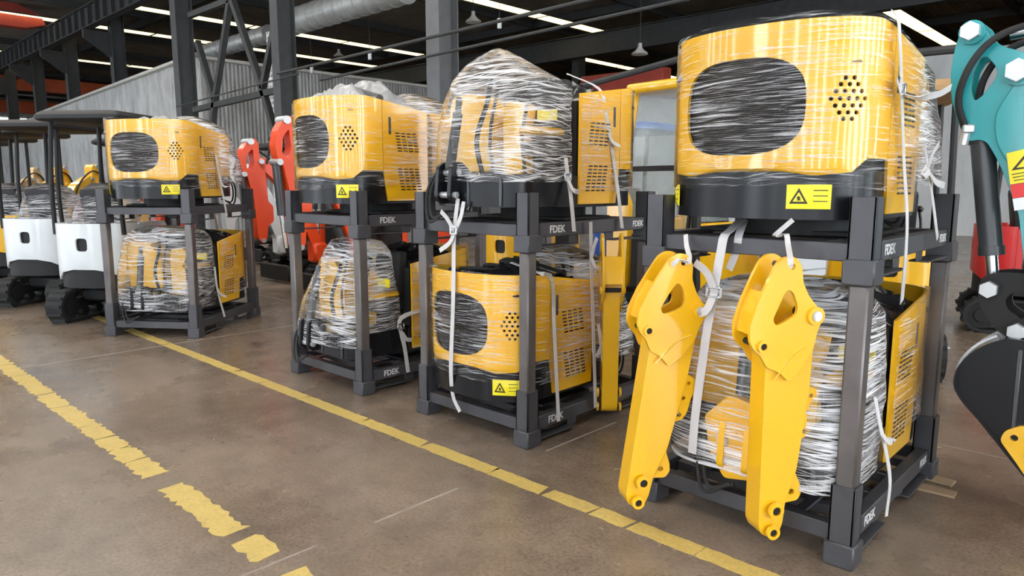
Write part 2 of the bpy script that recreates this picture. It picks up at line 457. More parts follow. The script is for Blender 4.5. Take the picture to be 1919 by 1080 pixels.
# sheet-metal enclosure whose near corner stands behind the column
b = MB()
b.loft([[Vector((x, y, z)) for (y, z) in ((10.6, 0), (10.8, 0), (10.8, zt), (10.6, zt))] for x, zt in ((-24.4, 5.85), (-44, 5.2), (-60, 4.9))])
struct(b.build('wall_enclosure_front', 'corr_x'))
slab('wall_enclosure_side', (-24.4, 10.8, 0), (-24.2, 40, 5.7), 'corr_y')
b = MB()
b.bar((-24.35, 10.52, 5.88), (-44, 10.52, 5.24), .22, .1); b.bar((-24.12, 10.6, 5.74), (-24.12, 40, 5.74), .22, .1)
struct(b.build('trim_enclosure', 'lamp'))
# skylight strips set in the roof, running across the hall
def strip(u, v0, v1, w=.75, n=1, m='sky', zc=9.96):
    b = MB(); L = (v1 - v0) / n
    for i in range(n): b.box((u, v0 + L * (i + .5), zc), (w, L - .12, .06), bev=0)
    o = b.build('window_skylight', m, ang=10); o.data.materials.append(M['girder'])
    for p in o.data.polygons: p.material_index = 0 if p.normal.z < -.5 else 1
    return struct(o)
for u, v0, v1, n in ((-10.8, 33, 52, 2), (-23.2, 20, 33, 2), (-28.8, 32, 50, 2), (-35.2, 12.5, 29, 3), (-40.8, 8, 30, 3), (-52.5, 10, 26, 2), (-5.2, 30, 54, 2)):
    strip(u, v0, v1, n=n, zc=9.5)
for u, v0, v1 in ((-5.5, -4, 8), (-12, -4, 8), (-18.5, -4, 8), (-25, -4, 8), (1, -4, 1.5), (7.5, -4, 8), (3, 8, 20), (10, 8, 20)):  # unseen overhead strips, added with stronger emission to light the hall
    strip(u, v0, v1, n=2, m='sky_fill')
# purlins under the roof sheets
for i, u in enumerate([-90 + 6.2 * k for k in range(17)]):
    b = MB(); b.bar((u + 2.6, 4, 9.75), (u + 2.6, 59, 9.75), .14, .34, bev=0)
    struct(b.build('trim_purlin', 'girder'))
for v in (14.5, 28.5, 42):
    b = MB(); b.bar((-90, v, 9.75), (14, v, 9.75), .22, .36, bev=0)
    struct(b.build('trim_roof_beam', 'girder'))
# high daylit windows in the end wall
for k, (y0, y1) in enumerate(((16.5, 18.6), (19, 21.5), (22, 24.5))):
    b = MB(); b.box((-94.95, (y0 + y1) / 2, 8.0), (.1, y1 - y0, 1.7), bev=0); struct(b.build('window_end_wall', 'daylight'))

# floor joints, markings
rnd = random.Random(3)
b = MB()
for u in (-2.68, -7.33, 2.0, -12):
    y = .2
    while y < 24:
        L = rnd.uniform(.3, 1.2)
        if rnd.random() < .72: b.box((u + rnd.uniform(-.004, .004), y + L / 2, .0006), (.012, L, .0012), bev=0)
        y += L
for v in (4.9, 9.5): b.box((-20, v, .0006), (60, .01, .0012), bev=0)
struct(b.build('trim_floor_joint', 'seam'))

def painted_line(v, w, pieces, label, jag):
    b = MB(); r = random.Random(int(v * 100))
    for u0, u1 in pieces:
        n = max(3, int((u1 - u0) / .035)); st = (u1 - u0) / n
        top = [(u0 + st * i, v + w / 2 + r.uniform(-jag, jag * .6)) for i in range(n + 1)]
        bot = [(u0 + st * i + r.uniform(-.01, .01), v - w / 2 + r.uniform(-jag * .6, jag)) for i in range(n + 1)]
        k = r.uniform(-.02, .02)
        top = [(x + k, y) for x, y in top]
        b.sheet(bot + top[::-1], [], lambda x, y, t: Vector((x, y, .0004 + t)), None, .0014)
    o = b.build('floor_marking', 'floorpaint'); tag(o, label, 'floor line', 'painted floor lines'); return o
cuts = [-15.2, -12.6, -10.9, -9.6, -8.55, -7.9, -7.38, -6.55, -5.85, -5.35, -4.72, -3.95, -3.3, -2.70, -2.31, -2.0, -1.78, -1.42, -1.05, -.4, .8]
painted_line(2.69, .105, [(a + .006, c - .006) for a, c in zip(cuts, cuts[1:])], 'long unbroken yellow line painted on the concrete along the feet of the racks', .006)
c2 = [-8.05, -7.55, -7.05, -6.7, -6.25, -5.8, -5.55, -5.2, -4.88, -4.6, -4.33, -4.02]
painted_line(1.36, .14, [(a + .004, c - .006) for a, c in zip(c2, c2[1:])] + [(-3.80, -3.06), (-2.96, -2.74), (-2.57, -2.47)], 'flaking broken yellow line on the bare concrete in the open aisle', .02)

# ------------------------------------------------------------------ steel structure of the hall
def column(px, v, w, m, zt=9.4, label=None):
    d = ray(px, 300); u = d.x / d.y * v
    b = MB(); b.box((0, -w / 2, zt / 2), (w * .8, .03, zt), bev=0); b.box((0, w / 2, zt / 2), (w * .8, .03, zt), bev=0); b.box((0, 0, zt / 2), (.025, w, zt), bev=0)
    b.box((0, 0, .02), (w * 1.2, w * 1.3, .04), bev=0)
    o = b.build('steel_column', m, loc=(u, v, 0)); return tag(o, label, 'column', 'steel columns of the hall')
for px, v, w, m, lab in ((832, 10, .50, 'columnlight', 'pale grey steel column rising behind the wrapped machine with the peaked film'),
                         (541, 10, .48, 'column', 'dark grey steel column rising just left of the second rack, with the diagonal bracing on its left'),
                         (357, 10, .52, 'column', 'dark grey steel column standing at the corner of the sheet-metal enclosure'),
                         (236, 11.4, .5, 'column', 'dark steel column rising behind the corrugated wall, nearest to the enclosure corner'),
                         (149, 11.4, .5, 'column', 'dark steel column behind the corrugated wall, second from the enclosure corner'),
                         (86, 11.4, .5, 'column', 'dark steel column behind the corrugated wall, third from the enclosure corner'),
                         (34, 11.4, .5, 'column', 'dark steel column at the far left edge, fourth behind the corrugated wall')):
    column(px, v, w, m, 9.4, lab)
for px in (692, 797, 926, 1082, 1290):
    column(px, 30, .55, 'girder', 9.0, {692: 'far dark column under the second skylight row, above the second rack', 797: 'far dark column seen hard against the left of the pale grey column', 926: 'far dark column right of the pale grey column', 1082: 'far dark column above the wrapped panel of the third rack', 1290: 'far dark column behind the top of the large right-hand machine'}[px])

def i_beam(name, p0, p1, h, w, m, stiff=0, label=None, cat='girder'):
    p0 = Vector(p0); p1 = Vector(p1); b = MB(); up = Vector((0, 0, h / 2))
    b.bar(p0 + up, p1 + up, w, .04, bev=0); b.bar(p0 - up, p1 - up, w, .04, bev=0); b.bar(p0, p1, .03, h, bev=0)
    if stiff:
        n = int((p1 - p0).length / stiff); d = (p1 - p0) / n
        for i in range(n + 1): b.box(p0 + d * i, (.03, w, h), bev=0)
    o = b.build(name, m); return tag(o, label, cat, 'crane runway girders')
i_beam('crane_runway_girder', (-80, 10.5, 8.55), (-4, 10.5, 8.75), .85, .34, 'girder', .95, 'dark crane runway girder with vertical stiffeners at the upper left')
i_beam('crane_runway_girder', (-70, 28.8, 8.35), (14, 28.8, 8.35), 1.0, .4, 'girder', 0, 'long dark girder crossing behind the wrapped load with the peaked film')
# corbels carrying the girder
for px in (236, 149, 86, 34):
    d = ray(px, 300); u = d.x / d.y * 11.4
    b = MB(); b.prism([(0, 0), (0, -1.0), (-.15, -1.0), (-1.1, -.3), (-1.1, 0)], lambda x, z, t: Vector((u + t - .11, 11.2 + x, 8.05 + z)), .22)
    o = b.build('column_bracket', 'girder'); tag(o, 'dark bracket carrying the runway girder on the ' + {236: 'first', 149: 'second', 86: 'third', 34: 'fourth'}[px] + ' column behind the corrugated wall', 'bracket', 'girder brackets')
# bracing between two columns
br = thing('cross_bracing', (-20.8, 10, 0), 0, 'dark diagonal steel bracing between the two columns left of the second rack', 'bracing')
for a, c in (((370, 78), (403, 188)), ((431, 2), (403, 188)), ((403, 188), (396, 262)), ((435, 0), (492, 166)), ((492, 166), (520, 262)), ((518, 35), (492, 166)), ((365, 206), (530, 167)), ((356, 29), (432, 0))):
    b = MB(); b.bar(at_v(*a, 10) - Vector((-20.8, 10, 0)), at_v(*c, 10) - Vector((-20.8, 10, 0)), .16, .16, bev=0, up=(0, 1, 0)); b.build('brace', 'girder', br)
# duct
for k, (a, c, r_, lab) in enumerate((((386, 103), (505, 58), .30, 'short far length of round galvanised duct behind the diagonal bracing'), ((548, 46), (760, -28), .42, 'large round galvanised duct passing under the roof right of the dark column'))):
    p, q = at_v(*a, 13), at_v(*c, 13); q.z = p.z = (p.z + q.z) / 2
    b = MB(); b.cyl(p, q, r_, 28)
    n = int((q - p).length / .5)
    for i in range(n + 1):
        s_ = p + (q - p) * i / n; b.cyl(s_ - Vector((.02, 0, 0)), s_ + Vector((.02, 0, 0)), r_ + .015, 28)
    tag(b.build('air_duct', 'duct'), lab, 'duct', 'galvanised ducts')
# crane bridges
def beam(name, p, q, h, w, m, lab, grp=None):
    b = MB(); b.bar(p, q, w, h, bev=.03); o = b.build(name, m); return tag(o, lab, 'crane', grp)
p = at_u(98, 44, -41.5); q = Vector((-41.5, 3, p.z))
b = MB(); b.prism([(10.2, .2), (9.3, .55), (3, .75), (3, -.55), (9.6, -.5), (10.4, -.25)], lambda x, z, t: Vector((-41.5 + t, x, p.z + z)), .7)
o = b.build('overhead_crane', 'crane'); tag(o, 'dark red overhead crane bridge resting on the runway girder at top left', 'crane')
for (a, c, u_, h, m, lab) in (((-30, 140), (300, 170), -66, 1.0, 'craneorange', 'long orange crane bridge behind the columns at left, the upper one'), ((-60, 190), (260, 204), -80, 1.1, 'craneorange', 'orange crane bridge low behind the columns at far left, above the bright windows')):
    p = at_u(*a, u_); q = at_u(*c, u_); z = (p.z + q.z) / 2 - .42; p.z = q.z = z
    beam('overhead_crane', p, q, h, .8, m, lab)
p, q = at_v(1096, 163, 24), at_v(1250, 150, 24); q.z = p.z
beam('overhead_crane', p, q, .75, .6, 'crane', 'dark red crane beam far behind the wrapped machines, left of the yellow cab')
# pipes and hanging lamps
for a, c, r_, lab in (((520, 138), (1160, -14), .035, 'upper thin black pipe crossing under the roof in front of the pale column'), ((600, 150), (1290, -2), .03, 'lower thin black pipe crossing under the roof in front of the pale column'), ((330, 200), (560, 138), .02, 'thin black cable strung across the corrugated enclosure wall'), ((1080, 165), (1330, 95), .05, 'dark pipe just above the roof of the yellow cab'), ((1690, 102), (1830, 88), .05, 'dark pipe above the pale wall behind the turquoise arm')):
    p, q = at_v(*a, 9.4), at_v(*c, 9.4); b = MB(); b.cyl(p, q, r_, 8)
    tag(b.build('overhead_pipe', 'girder'), lab, 'pipe', 'thin overhead pipes and cables')
for px, py, v, lab in ((887, 36, 17, 'bell-shaped pendant lamp between the pale column and the girder'), (635, 102, 21, 'small bell-shaped pendant lamp left of the pale column'), (1199, 96, 20, 'small pendant lamp above the yellow cab')):
    p = at_v(px, py, v); t = thing('pendant_lamp', p, 0, lab, 'lamp', 'pendant lamps')
    b = MB(); b.loft([[Vector((r_ * math.cos(k * PI / 10), r_ * math.sin(k * PI / 10), z)) for k in range(20)] for r_, z in ((.27, -.1), (.25, -.05), (.14, .03), (.07, .12), (.06, .25))]); b.build('lamp_shade', 'lamp', t)
    b = MB(); b.cyl((0, 0, .25), (0, 0, 9.9 - p.z), .012, 6); b.build('cord', 'girder', t)
for px, py, v, lab in ((936, 44, 14, 'white cylinder hanging from the upper black pipe right of the pale column'), (693, 104, 14, 'white cylinder hanging from the upper black pipe left of the pale column'), (584, 130, 14, 'white cylinder hanging from the black pipe beside the dark column')):
    p = at_v(px, py, v); t = thing('hanging_canister', p, 0, lab, 'lamp', 'white hanging canisters')
    b = MB(); b.cyl((0, 0, -.13), (0, 0, .13), .06, 14, bev=.01); b.build('canister', 'white', t)
    b = MB(); b.cyl((0, 0, .13), (0, 0, 9.9 - p.z), .008, 6); b.build('cord', 'girder', t)
# white netting beside the dark column
b = MB(); p, q = at_v(500, 60, 11.2), at_v(528, 262, 11.2)
x0, x1, z1, z0 = p.x, q.x + .35, p.z, .0
for i in range(9): x = x0 + (x1 - x0) * i / 8; b.bar((x, 11.2, z0), (x, 11.2, z1), .05, .02, bev=0)
k = z0
while k < z1: b.bar((x0, 11.2, k), (x1, 11.2, k), .05, .07, bev=0); k += .16
tag(b.build('netting_screen', 'mesh'), 'white netting screen standing behind the dark column and the bracing', 'netting')
# ------------------------------------------------------------------ stacking frames
RW, RD = 1.07, 1.38
def rack(uc, vc, yaw, level, label, writing=('front', 'rear')):
    t = thing('steel_stacking_frame', (uc, vc, 1.2 * level), yaw, label, 'storage rack', 'steel stacking frames')
    fx, fy = RW / 2 - .0625, RD / 2 - .0625
    for sx in (-1, 1):
        for sy in (-1, 1):
            x, y = sx * fx, sy * fy
            b = MB(); b.box((x, y, .052), (.125, .125, .104), bev=.006); b.build('foot', 'steel_grey', t)
            b = MB()
            for dx, dy, w, d in ((-.045, 0, .01, .1), (.045, 0, .01, .1), (0, -.045, .1, .01), (0, .045, .1, .01)): b.box((x + dx, y + dy, .227), (w, d, .25), bev=.002)
            b.build('sleeve', 'steel_grey', t)
            if level == 0:
                b = MB(); b.box((x, y, .675), (.078, .078, 1.05), bev=.008); b.build('post', 'post_grey', t)
    for sy in (-1, 1):
        b = MB(); b.box((0, sy * fy, .128), (RW - .225, .06, .075), bev=.004); b.build('cross_rail', 'steel_grey', t)
    for sx in (-1, 1):
        b = MB(); b.box((sx * fx, 0, .128), (.06, RD - .225, .085), bev=.004); sr = b.build('side_rail', 'steel_grey', t)
        for sy in (-1, 1):
            b = MB(); y0 = sy * (RD / 2 - .13); y1 = sy * (RD / 2 - .50)
            b.bar((sx * fx, y0, .03), (sx * fx, y1, .03), .09, .008, bev=.002); b.bar((sx * fx, y1, .03), (sx * fx, y1, .09), .09, .008, bev=.002, up=(1, 0, 0))
            b.build('fork_pocket', 'steel_grey', t)
        if sx == 1:
            if 'front' in writing: text_mesh('FDEK', .062, 'lettering', 'whitepaint', sr, (fx + .0305, -RD / 2 + .30, .128), (PI / 2, 0, PI / 2), .0006)
            if 'rear' in writing: text_mesh('FDEK', .055, 'lettering', 'whitepaint', sr, (fx + .0305, RD / 2 - .2, .128), (PI / 2, 0, PI / 2), .0006)
    for y in (-.42, -.14, .14, .42):
        b = MB(); b.box((0, y, .125), (RW - .19, .05, .05), bev=.004); b.build('deck_bar', 'steel_grey', t)
    for x in (-.27, .27):
        b = MB(); b.box((x, 0, .155), (.05, RD - .19, .014), bev=.003); b.build('deck_runner', 'steel_grey', t)
    return t

# ------------------------------------------------------------------ excavator upper body as packed
_half = catmull([(0, 0, 0), (.12, .008, 0), (.24, .036, 0), (.33, .078, 0), (.395, .13, 0), (.437, .195, 0), (.457, .27, 0), (.462, .35, 0), (.463, .5, 0), (.463, .65, 0), (.463, .80, 0)], 10)
_S = [0.]
for a, c in zip(_half, _half[1:]): _S.append(_S[-1] + (c - a).length)
def plan(s, off=0.):
    a = abs(s); i = 0
    while i < len(_S) - 2 and _S[i + 1] < a: i += 1
    t = (a - _S[i]) / (_S[i + 1] - _S[i]); p = _half[i].lerp(_half[i + 1], t)
    d = (_half[i + 1] - _half[i]).normalized(); nrm = Vector((d.y, -d.x, 0))
    p = p + nrm * off
    return Vector((p.x if s >= 0 else -p.x, p.y, 0))
def s_of_y(y):
    for s, p in zip(_S, _half):
        if p.y >= y and p.x > .4: return s
    return _S[-1]
SC_ = s_of_y(.36); SL = _S[-1]
def ztop(s):
    y = plan(abs(s)).y
    return .83 - max(0, y - .22) * .15
def shell_map(s, z, t): p = plan(s, -t); return Vector((p.x, p.y, z))

def rear_cover(parent, yel):
    a = SC_ - .003; top = [(-a + 2 * a * k / 40, ztop(-a + 2 * a * k / 40)) for k in range(41)]
    st = s_of_y(.17)
    low = [(-a, .28), (-st - .02, .28), (-st + .05, .225), (-.3, .212), (.3, .212), (st - .05, .225), (st + .02, .28), (a, .28)]
    hole = circ(-.045, .50, .285, 44, .20, 2.9)
    dots = []
    for j, (n, dz) in enumerate(((2, .080), (3, .055), (4, .028), (5, 0), (4, -.028), (3, -.055), (2, -.080))):
        for k in range(n): dots.append(circ(.40 + (k - (n - 1) / 2) * .034, .515 + dz, .0095, 8))
    b = MB(); b.sheet(low + top[::-1], [hole] + dots, shell_map, (.022, .06), .012)
    o = b.build('rear_cover', yel, parent, 30)
    b = MB(); b.sheet(circ(-.045, .50, .295, 40, .21, 2.9), [], lambda s, z, t: shell_map(s, z, .028 + t), (.03, .06), .004); b.build('grille', 'grille', parent)
    b = MB(); b.sheet(circ(.40, .515, .11, 20), [], lambda s, z, t: shell_map(s, z, .028 + t), (.03, .06), .004); b.build('dark_hole_backing', 'blackm', parent)  # dark sheet behind the dot holes, standing in for the shaded interior
    return o
def side_panel(parent, sg, yel):
    s0, s1 = SC_ + .003, SL
    ol = [(s0, .28), (s0, ztop(s0)), (s1, ztop(s1) - .0), (s1, .05), (s0 + .035, .05), (s0 + .0, .28)][0:5]
    ol = [(sg * s, z) for s, z in ol]
    b = MB(); b.sheet(ol, [], shell_map, (.05, .08), .012); o = b.build('side_panel', yel, parent, 30)
    for zc, n, y0 in ((.50, 7, .50), (.215, 8, .52)):
        b = MB()
        for k in range(n):
            for c in range(4):
                y = y0 + c * .055 + (k * .004); z = zc - (k - (n - 1) / 2) * .0225
                b.box((sg * .4632, y, z), (.004, .040, .009), bev=0)
        b.build('vent_grille', 'blackm', o)
    b = MB(); b.box((sg * .4645, .43, .62), (.006, .022, .13), bev=.002); b.build('latch_bar', 'dgrey', o)
    return o
def warning_sticker(parent, s, z, w=.17, h=.10, off=.004, split=.6):
    """yellow warning label on the black counterweight"""
    b = MB(); ol = [(s - w / 2, z - h / 2), (s + w / 2, z - h / 2), (s + w / 2, z + h / 2), (s - w / 2, z + h / 2)]
    b.sheet(ol, [], lambda a, c, t: plan(a, off + t) + Vector((0, 0, c)), (.02, .05), .0015); o = b.build('warning_sticker', 'sticker', parent)
    b = MB(); q = s - w * .22; e = h * .36
    tri = [(q - e, z - e * .8), (q + e, z - e * .8), (q, z + e)]; tin = [(q - e * .62, z - e * .55), (q + e * .62, z - e * .55), (q, z + e * .55)]
    f = lambda a, c, t: plan(a, off + .002 + t) + Vector((0, 0, c))
    b.sheet(tri, [tin], f, None, .0008)
    b.sheet(circ(q, z - e * .12, e * .2, 8), [], f, None, .0008); b.sheet([(q - e * .3, z - e * .42), (q + e * .3, z - e * .42), (q + e * .1, z - e * .2)], [], f, None, .0008)
    for k in range(3): b.sheet([(s + w * .1, z + h * (.24 - .22 * k)), (s + w * .42, z + h * (.24 - .22 * k)), (s + w * .42, z + h * (.28 - .22 * k)), (s + w * .1, z + h * (.28 - .22 * k))], [], f, None, .0008)
    b.build('warning_symbol', 'ink', o)
def outline(off, y1, n=40): # closed plan outline up to y1
    sm = s_of_y(min(y1, .79)); P = [plan(-sm + 2 * sm * k / n, off) for k in range(n + 1)]
    if y1 > .79: P = [Vector((-.463 - off, y1, 0))] + P + [Vector((.463 + off, y1, 0))]
    return P
def wrinkled(p, amp, fr, zf, seed):
    q = Vector((p.x * fr + seed, p.y * fr, p.z * zf)); n = noise.noise(q); n2 = noise.noise(q * 2.7)
    return n * amp + n2 * amp * .45
def film_rear(parent, m, z0=.15, z1=None, seed=0., sway=0.):
    b = MB(); n = 90; sm = s_of_y(.79); rows = 34; V = []
    for j in range(rows + 1):
        row = []
        for k in range(n + 1):
            s = -sm + 2 * sm * k / n; zt = (ztop(s) if z1 is None else z1) + .006; z = z0 + .02 * math.sin(s * 3 + seed) + sway * s + (zt - z0) * j / rows
            p = plan(s, .013); p.z = z
            row.append(b.bm.verts.new(plan(s, .0145 + .0035 * wrinkled(p, 1, 3, 30, seed)) + Vector((0, 0, z))))
        V.append(row)
    for a, c in zip(V, V[1:]):
        for k in range(n): b.bm.faces.new((a[k], a[k + 1], c[k + 1], c[k]))
    return b.build('stretch_film', m, parent, 180)
def film_front(parent, m, prof, seed=0., amp=.007, p=4., name='stretch_film'):
    """film drawn round the seat, levers and floor plate; prof rows = z, cx, cy, hx, hy"""
    rings = []; n = 84; sub = 4
    P = [Vector(r[:3]) for r in prof]
    for i in range(len(prof) - 1):
        for k in range(sub):
            t = k / sub; row = [a + (c - a) * t for a, c in zip(prof[i], prof[i + 1])]; rings.append(row)
    rings.append(list(prof[-1]))
    out = []
    for z, cx, cy, hx, hy in rings:
        L = []
        for q, r_ in circ(0, 0, 1, n, 1, p):
            v = Vector((cx + q * hx, cy + r_ * hy, z)); nr = Vector((q, r_, 0)).normalized()
            w = wrinkled(v, amp, 5, 16, seed); w2 = wrinkled(v, amp * .6, 9, 6, seed + 9)
            L.append(v + nr * (w + w2) + Vector((0, 0, w2 * .5)))
        out.append(L)
    b = MB(); b.loft(out, cap=False); vs = [v for v in b.bm.verts][-n:]; b.bm.verts.ensure_lookup_table()
    top = list(b.bm.verts)[-n:]; b.bm.faces.new(top)
    return b.build(name, m, parent, 180)
def lumpy(parent, name, m, c, h, seed, amp=.07, nx=26):
    """crumpled sheet gathered over a heap of parts"""
    b = MB(); V = []
    for i in range(nx + 1):
        row = []
        for j in range(nx + 1):
            x = -1 + 2 * i / nx; y = -1 + 2 * j / nx
            e = max(abs(x), abs(y)); dome = 1 - e ** 3
            z = dome * (1 + .0) ; q = Vector((x * 2 + seed, y * 2, 0))
            w = noise.noise(q) * amp * 1.2 + abs(noise.noise(q * 2.6)) * amp
            row.append(b.bm.verts.new((c[0] + x * h[0], c[1] + y * h[1], c[2] + h[2] * dome + w * (1 if e < .97 else 0))))
        V.append(row)
    for a, d in zip(V, V[1:]):
        for k in range(nx): b.bm.faces.new((a[k], d[k], d[k + 1], a[k + 1]))
    return b.build(name, m, parent, 180)

FRONT = [(.17, 0, 1.10, .475, .345), (.30, 0, 1.10, .47, .34), (.45, 0, 1.085, .455, .32), (.60, 0, 1.05, .44, .28), (.72, 0, 1.03, .42, .25), (.82, 0, 1.02, .35, .20), (.90, 0, 1.0, .22, .13), (.94, 0, 1.0, .08, .06)]
def upper_body(loc, rz, label, bracket='black', film_f='film_front', film_r='film_rear', front=FRONT, seed=0., stickers=(.30, -.50), bundle=('plastic_cover', 'blackbag', .10), hose=False, group='packed excavator upper bodies', zr=.15, box=True, levers=True, sway=0.):
    t = thing('excavator_upper_body', loc, rz, label, 'excavator body', group)
    rear_cover(t, 'yellow'); side_panel(t, 1, 'yellow'); side_panel(t, -1, 'yellow')
    b = MB(); P = outline(-.012, .84); b.loft([P, [p + Vector((0, 0, .20)) for p in P]]); o = b.build('counterweight', 'black', t, 30, loc=(0, 0, .03))
    b = MB(); P = outline(-.03, .79); b.loft([[p + Vector((0, 0, .21)) for p in P], [p + Vector((0, 0, .70)) for p in P]]); b.build('engine_housing', 'blackm', t, 30)
    b = MB(); b.cyl((0, .62, -.055), (0, .62, .03), .30, 36); b.box((0, .62, -.045), (.8, .5, .02)); b.build('slewing_ring', 'blackm', t)
    # platform and front plate
    b = MB(); b.prism(roundpoly([(-.455, .80), (.455, .80), (.40, 1.10), (.26, 1.36), (.20, 1.39), (-.36, 1.39), (-.455, 1.28)], .05), lambda x, y, q: Vector((x, y, .04 + q)), .19); b.build('platform', 'black', t)
    b = MB(); b.box((-.06, 1.392, .13), (.02, .012, .17), bev=.004); b.build('front_plate_rib', 'dgrey', t)
    b = MB(); b.box((-.34, 1.392, .13), (.02, .012, .17), bev=.003); b.build('front_plate_rib', 'dgrey', t)
    # swing bracket, pins, ram
    x0 = .10 if bracket == 'black' else .0
    b = MB(); pr = roundpoly([(-.10, .05), (.02, .02), (.07, .06), (.06, .16), (.05, .26), (-.02, .29), (-.10, .24)], .02)
    for z in (0,):
        for dx in (-.075, .045): b.prism(pr, lambda y, q, k: Vector((x0 + dx + k, 1.40 + y, .03 + q)), .03, [circ(.03, .08, .016, 12)])
    b.box((x0, 1.34, .15), (.15, .08, .20), bev=.02)
    if bracket == 'yellow': b.prism(roundpoly([(-.16, .30), (-.13, .14), (-.05, .02), (.12, .05), (.13, .14), (.06, .20), (.07, .40), (-.04, .42)], .02), lambda x, q, k: Vector((x0 - x, 1.385 + k, q)), .05)
    sb = b.build('swing_bracket', 'yellow' if bracket == 'yellow' else 'black', t)
    b = MB(); b.cyl((x0 - .10, 1.43, .11), (x0 + .10, 1.43, .11), .02, 18, bev=.004); b.build('pin', 'bolt', sb)
    b = MB(); b.cyl((x0 - .095, 1.40, .25), (x0 + .095, 1.40, .25), .018, 18, bev=.004); b.build('pin', 'bolt', sb)
    if bracket == 'yellow':
        b = MB(); b.cyl((x0 + .06, 1.43, .20), (x0 + .06, 1.455, .20), .028, 6, bev=.004); b.build('bolt', 'bolt', sb)
    b = MB(); b.cyl((x0, 1.40, .27), (x0 + .03, 1.30, .62), .032, 16); b.cyl((x0 + .03, 1.30, .62), (x0 + .035, 1.28, .72), .02, 14); b.build('boom_ram', 'dgrey', t)
    for k in range(2):
        b = MB(); b.tube([(x0 + .13 + k * .02, 1.33, .30), (x0 + .16 + k * .025, 1.42 + k * .01, .14), (x0 + .12 + k * .02, 1.45 + k * .012, -.03 - .03 * k), (x0 + .0 + k * .02, 1.43, .0)], .009, 8, 6); b.build('hydraulic_hose', 'rubber', t)
    # operator station
    if box:
        b = MB(); b.prism(roundpoly([(.02, .26), (.40, .26), (.41, .66), (.37, .76), (.16, .76), (.02, .58)], .03), lambda x, z, q: Vector((x, .90 + q, z)), .22); b.build('tank_cover', 'yellow', t)
    b = MB(); b.prism(roundpoly([(-.06, .24), (-.22, .24), (-.23, .44), (-.19, .50), (-.24, .58), (-.25, .66), (-.20, .69), (-.08, .69), (-.06, .60)], .02), lambda x, z, q: Vector((x, .98 + q, z)), .10); b.build('lever_console', 'yellow', t)
    b = MB(); b.box((-.20, .92, .40), (.34, .30, .09), bev=.035, seg=2); b.build('seat_cushion', 'seat', t)
    b = MB(); b.box((-.20, .815, .64), (.34, .08, .40), Matrix.Rotation(R(6), 4, 'X'), bev=.03, seg=2); b.build('seat_back', 'seat', t)
    b = MB(); b.box((-.34, 1.02, .50), (.14, .30, .05), bev=.02); b.build('armrest', 'yellow', t)
    b = MB(); b.box((-.36, 1.00, .60), (.16, .012, .07), bev=.004); b.build('instruction_plate', 'sticker', t)
    for x, y, z in ((-.06, 1.16, .80), (-.28, 1.10, .78)):
        if not levers: break
        b = MB(); b.tube([(x, y, .2), (x + .01, y + .03, z * .6), (x - .02, y - .02, z)], .011, 8, 5); b.ball((x - .02, y - .02, z), .024); b.build('control_lever', 'black', t)
    b = MB(); b.tube([(.0, 1.20, .2), (.02, 1.24, .45), (.0, 1.17, .68), (.05, 1.08, .84)], .016, 10, 6); b.build('handrail', 'black', t)
    # gathered plastic over the engine bay
    lumpy(t, bundle[0], bundle[1], (0, .44, bundle[3] if len(bundle) > 3 else .70), (.41, .33, bundle[2]), seed, .06)
    for k in range(4):
        y = .3 + k * .12
        b = MB(); b.tube([(-.3 + .1 * k, y, .80), (-.05, y - .08, .83 + .015 * k), (.12, y + .06, .81), (.34, y, .79)], .013, 8, 6); b.build('hose', 'rubber', t)
    for s in stickers: warning_sticker(t, s, .125)
    if film_r: film_rear(t, film_r, zr, None, seed, sway)
    if film_f: film_front(t, film_f, front, seed)
    return t
# ------------------------------------------------------------------ the four stacks along the line
C4, C3, C2 = (-1.402, 3.66), (-3.306, 3.75), (-4.96, 3.70)
A1 = R(36.35); ca, sa = math.cos(A1), math.sin(A1)
C1 = (-7.395 - ca * .535 - sa * .69, 3.026 - sa * .535 + ca * .69)
rack(*C4, 0, 0, 'lower dark grey frame nearest the camera, two yellow arms hung on its front', ('front', 'rear'))
rack(*C4, 0, 1, 'upper dark grey frame stacked at right, carrying the largest wrapped machine')
rack(*C3, 0, 0, 'lower dark grey frame with tall posts, second from the right, around the rear-facing machine', ('front',))
rack(*C3, 0, 1, 'upper dark grey frame carrying the load under the peaked film', ('front', 'rear'))
rack(*C2, 0, 0, 'lower dark grey frame with tall posts, third from the right, around a front-facing machine', ('front',))
rack(*C2, 0, 1, 'upper dark grey frame, third from the right, with lettering under the yellow vented panel', ('front',))
rack(*C1, A1, 0, 'lower dark grey frame with tall posts of the farthest stack, set askew at left', ())
rack(*C1, A1, 1, 'upper dark grey frame of the farthest stack, set askew at left', ())

TALL = [(.19, -.06, 1.08, .41, .33), (.30, -.06, 1.08, .41, .325), (.50, -.05, 1.07, .41, .31), (.66, -.05, 1.05, .41, .29), (.77, -.05, 1.02, .40, .27), (.85, -.01, 1.02, .33, .23), (.92, .03, 1.02, .24, .17), (.99, .05, 1.02, .14, .10), (1.04, .04, 1.02, .04, .04)]
LOW = [(.06, -.03, 1.11, .44, .345), (.22, -.03, 1.11, .45, .345), (.45, -.03, 1.10, .45, .335), (.66, -.03, 1.07, .44, .29), (.80, -.03, 1.05, .42, .27), (.88, -.02, 1.04, .36, .22), (.93, 0, 1.02, .2, .12)]
LEAN = [(.13, -.03, 1.11, .42, .33), (.28, -.03, 1.11, .41, .32), (.45, -.04, 1.10, .38, .30), (.62, -.05, 1.07, .34, .25), (.74, -.05, 1.05, .31, .22), (.84, -.05, 1.03, .29, .18), (.92, 0, 1.0, .24, .13), (.95, .02, 1.0, .08, .05)]
ZU, ZL = 1.425, .225
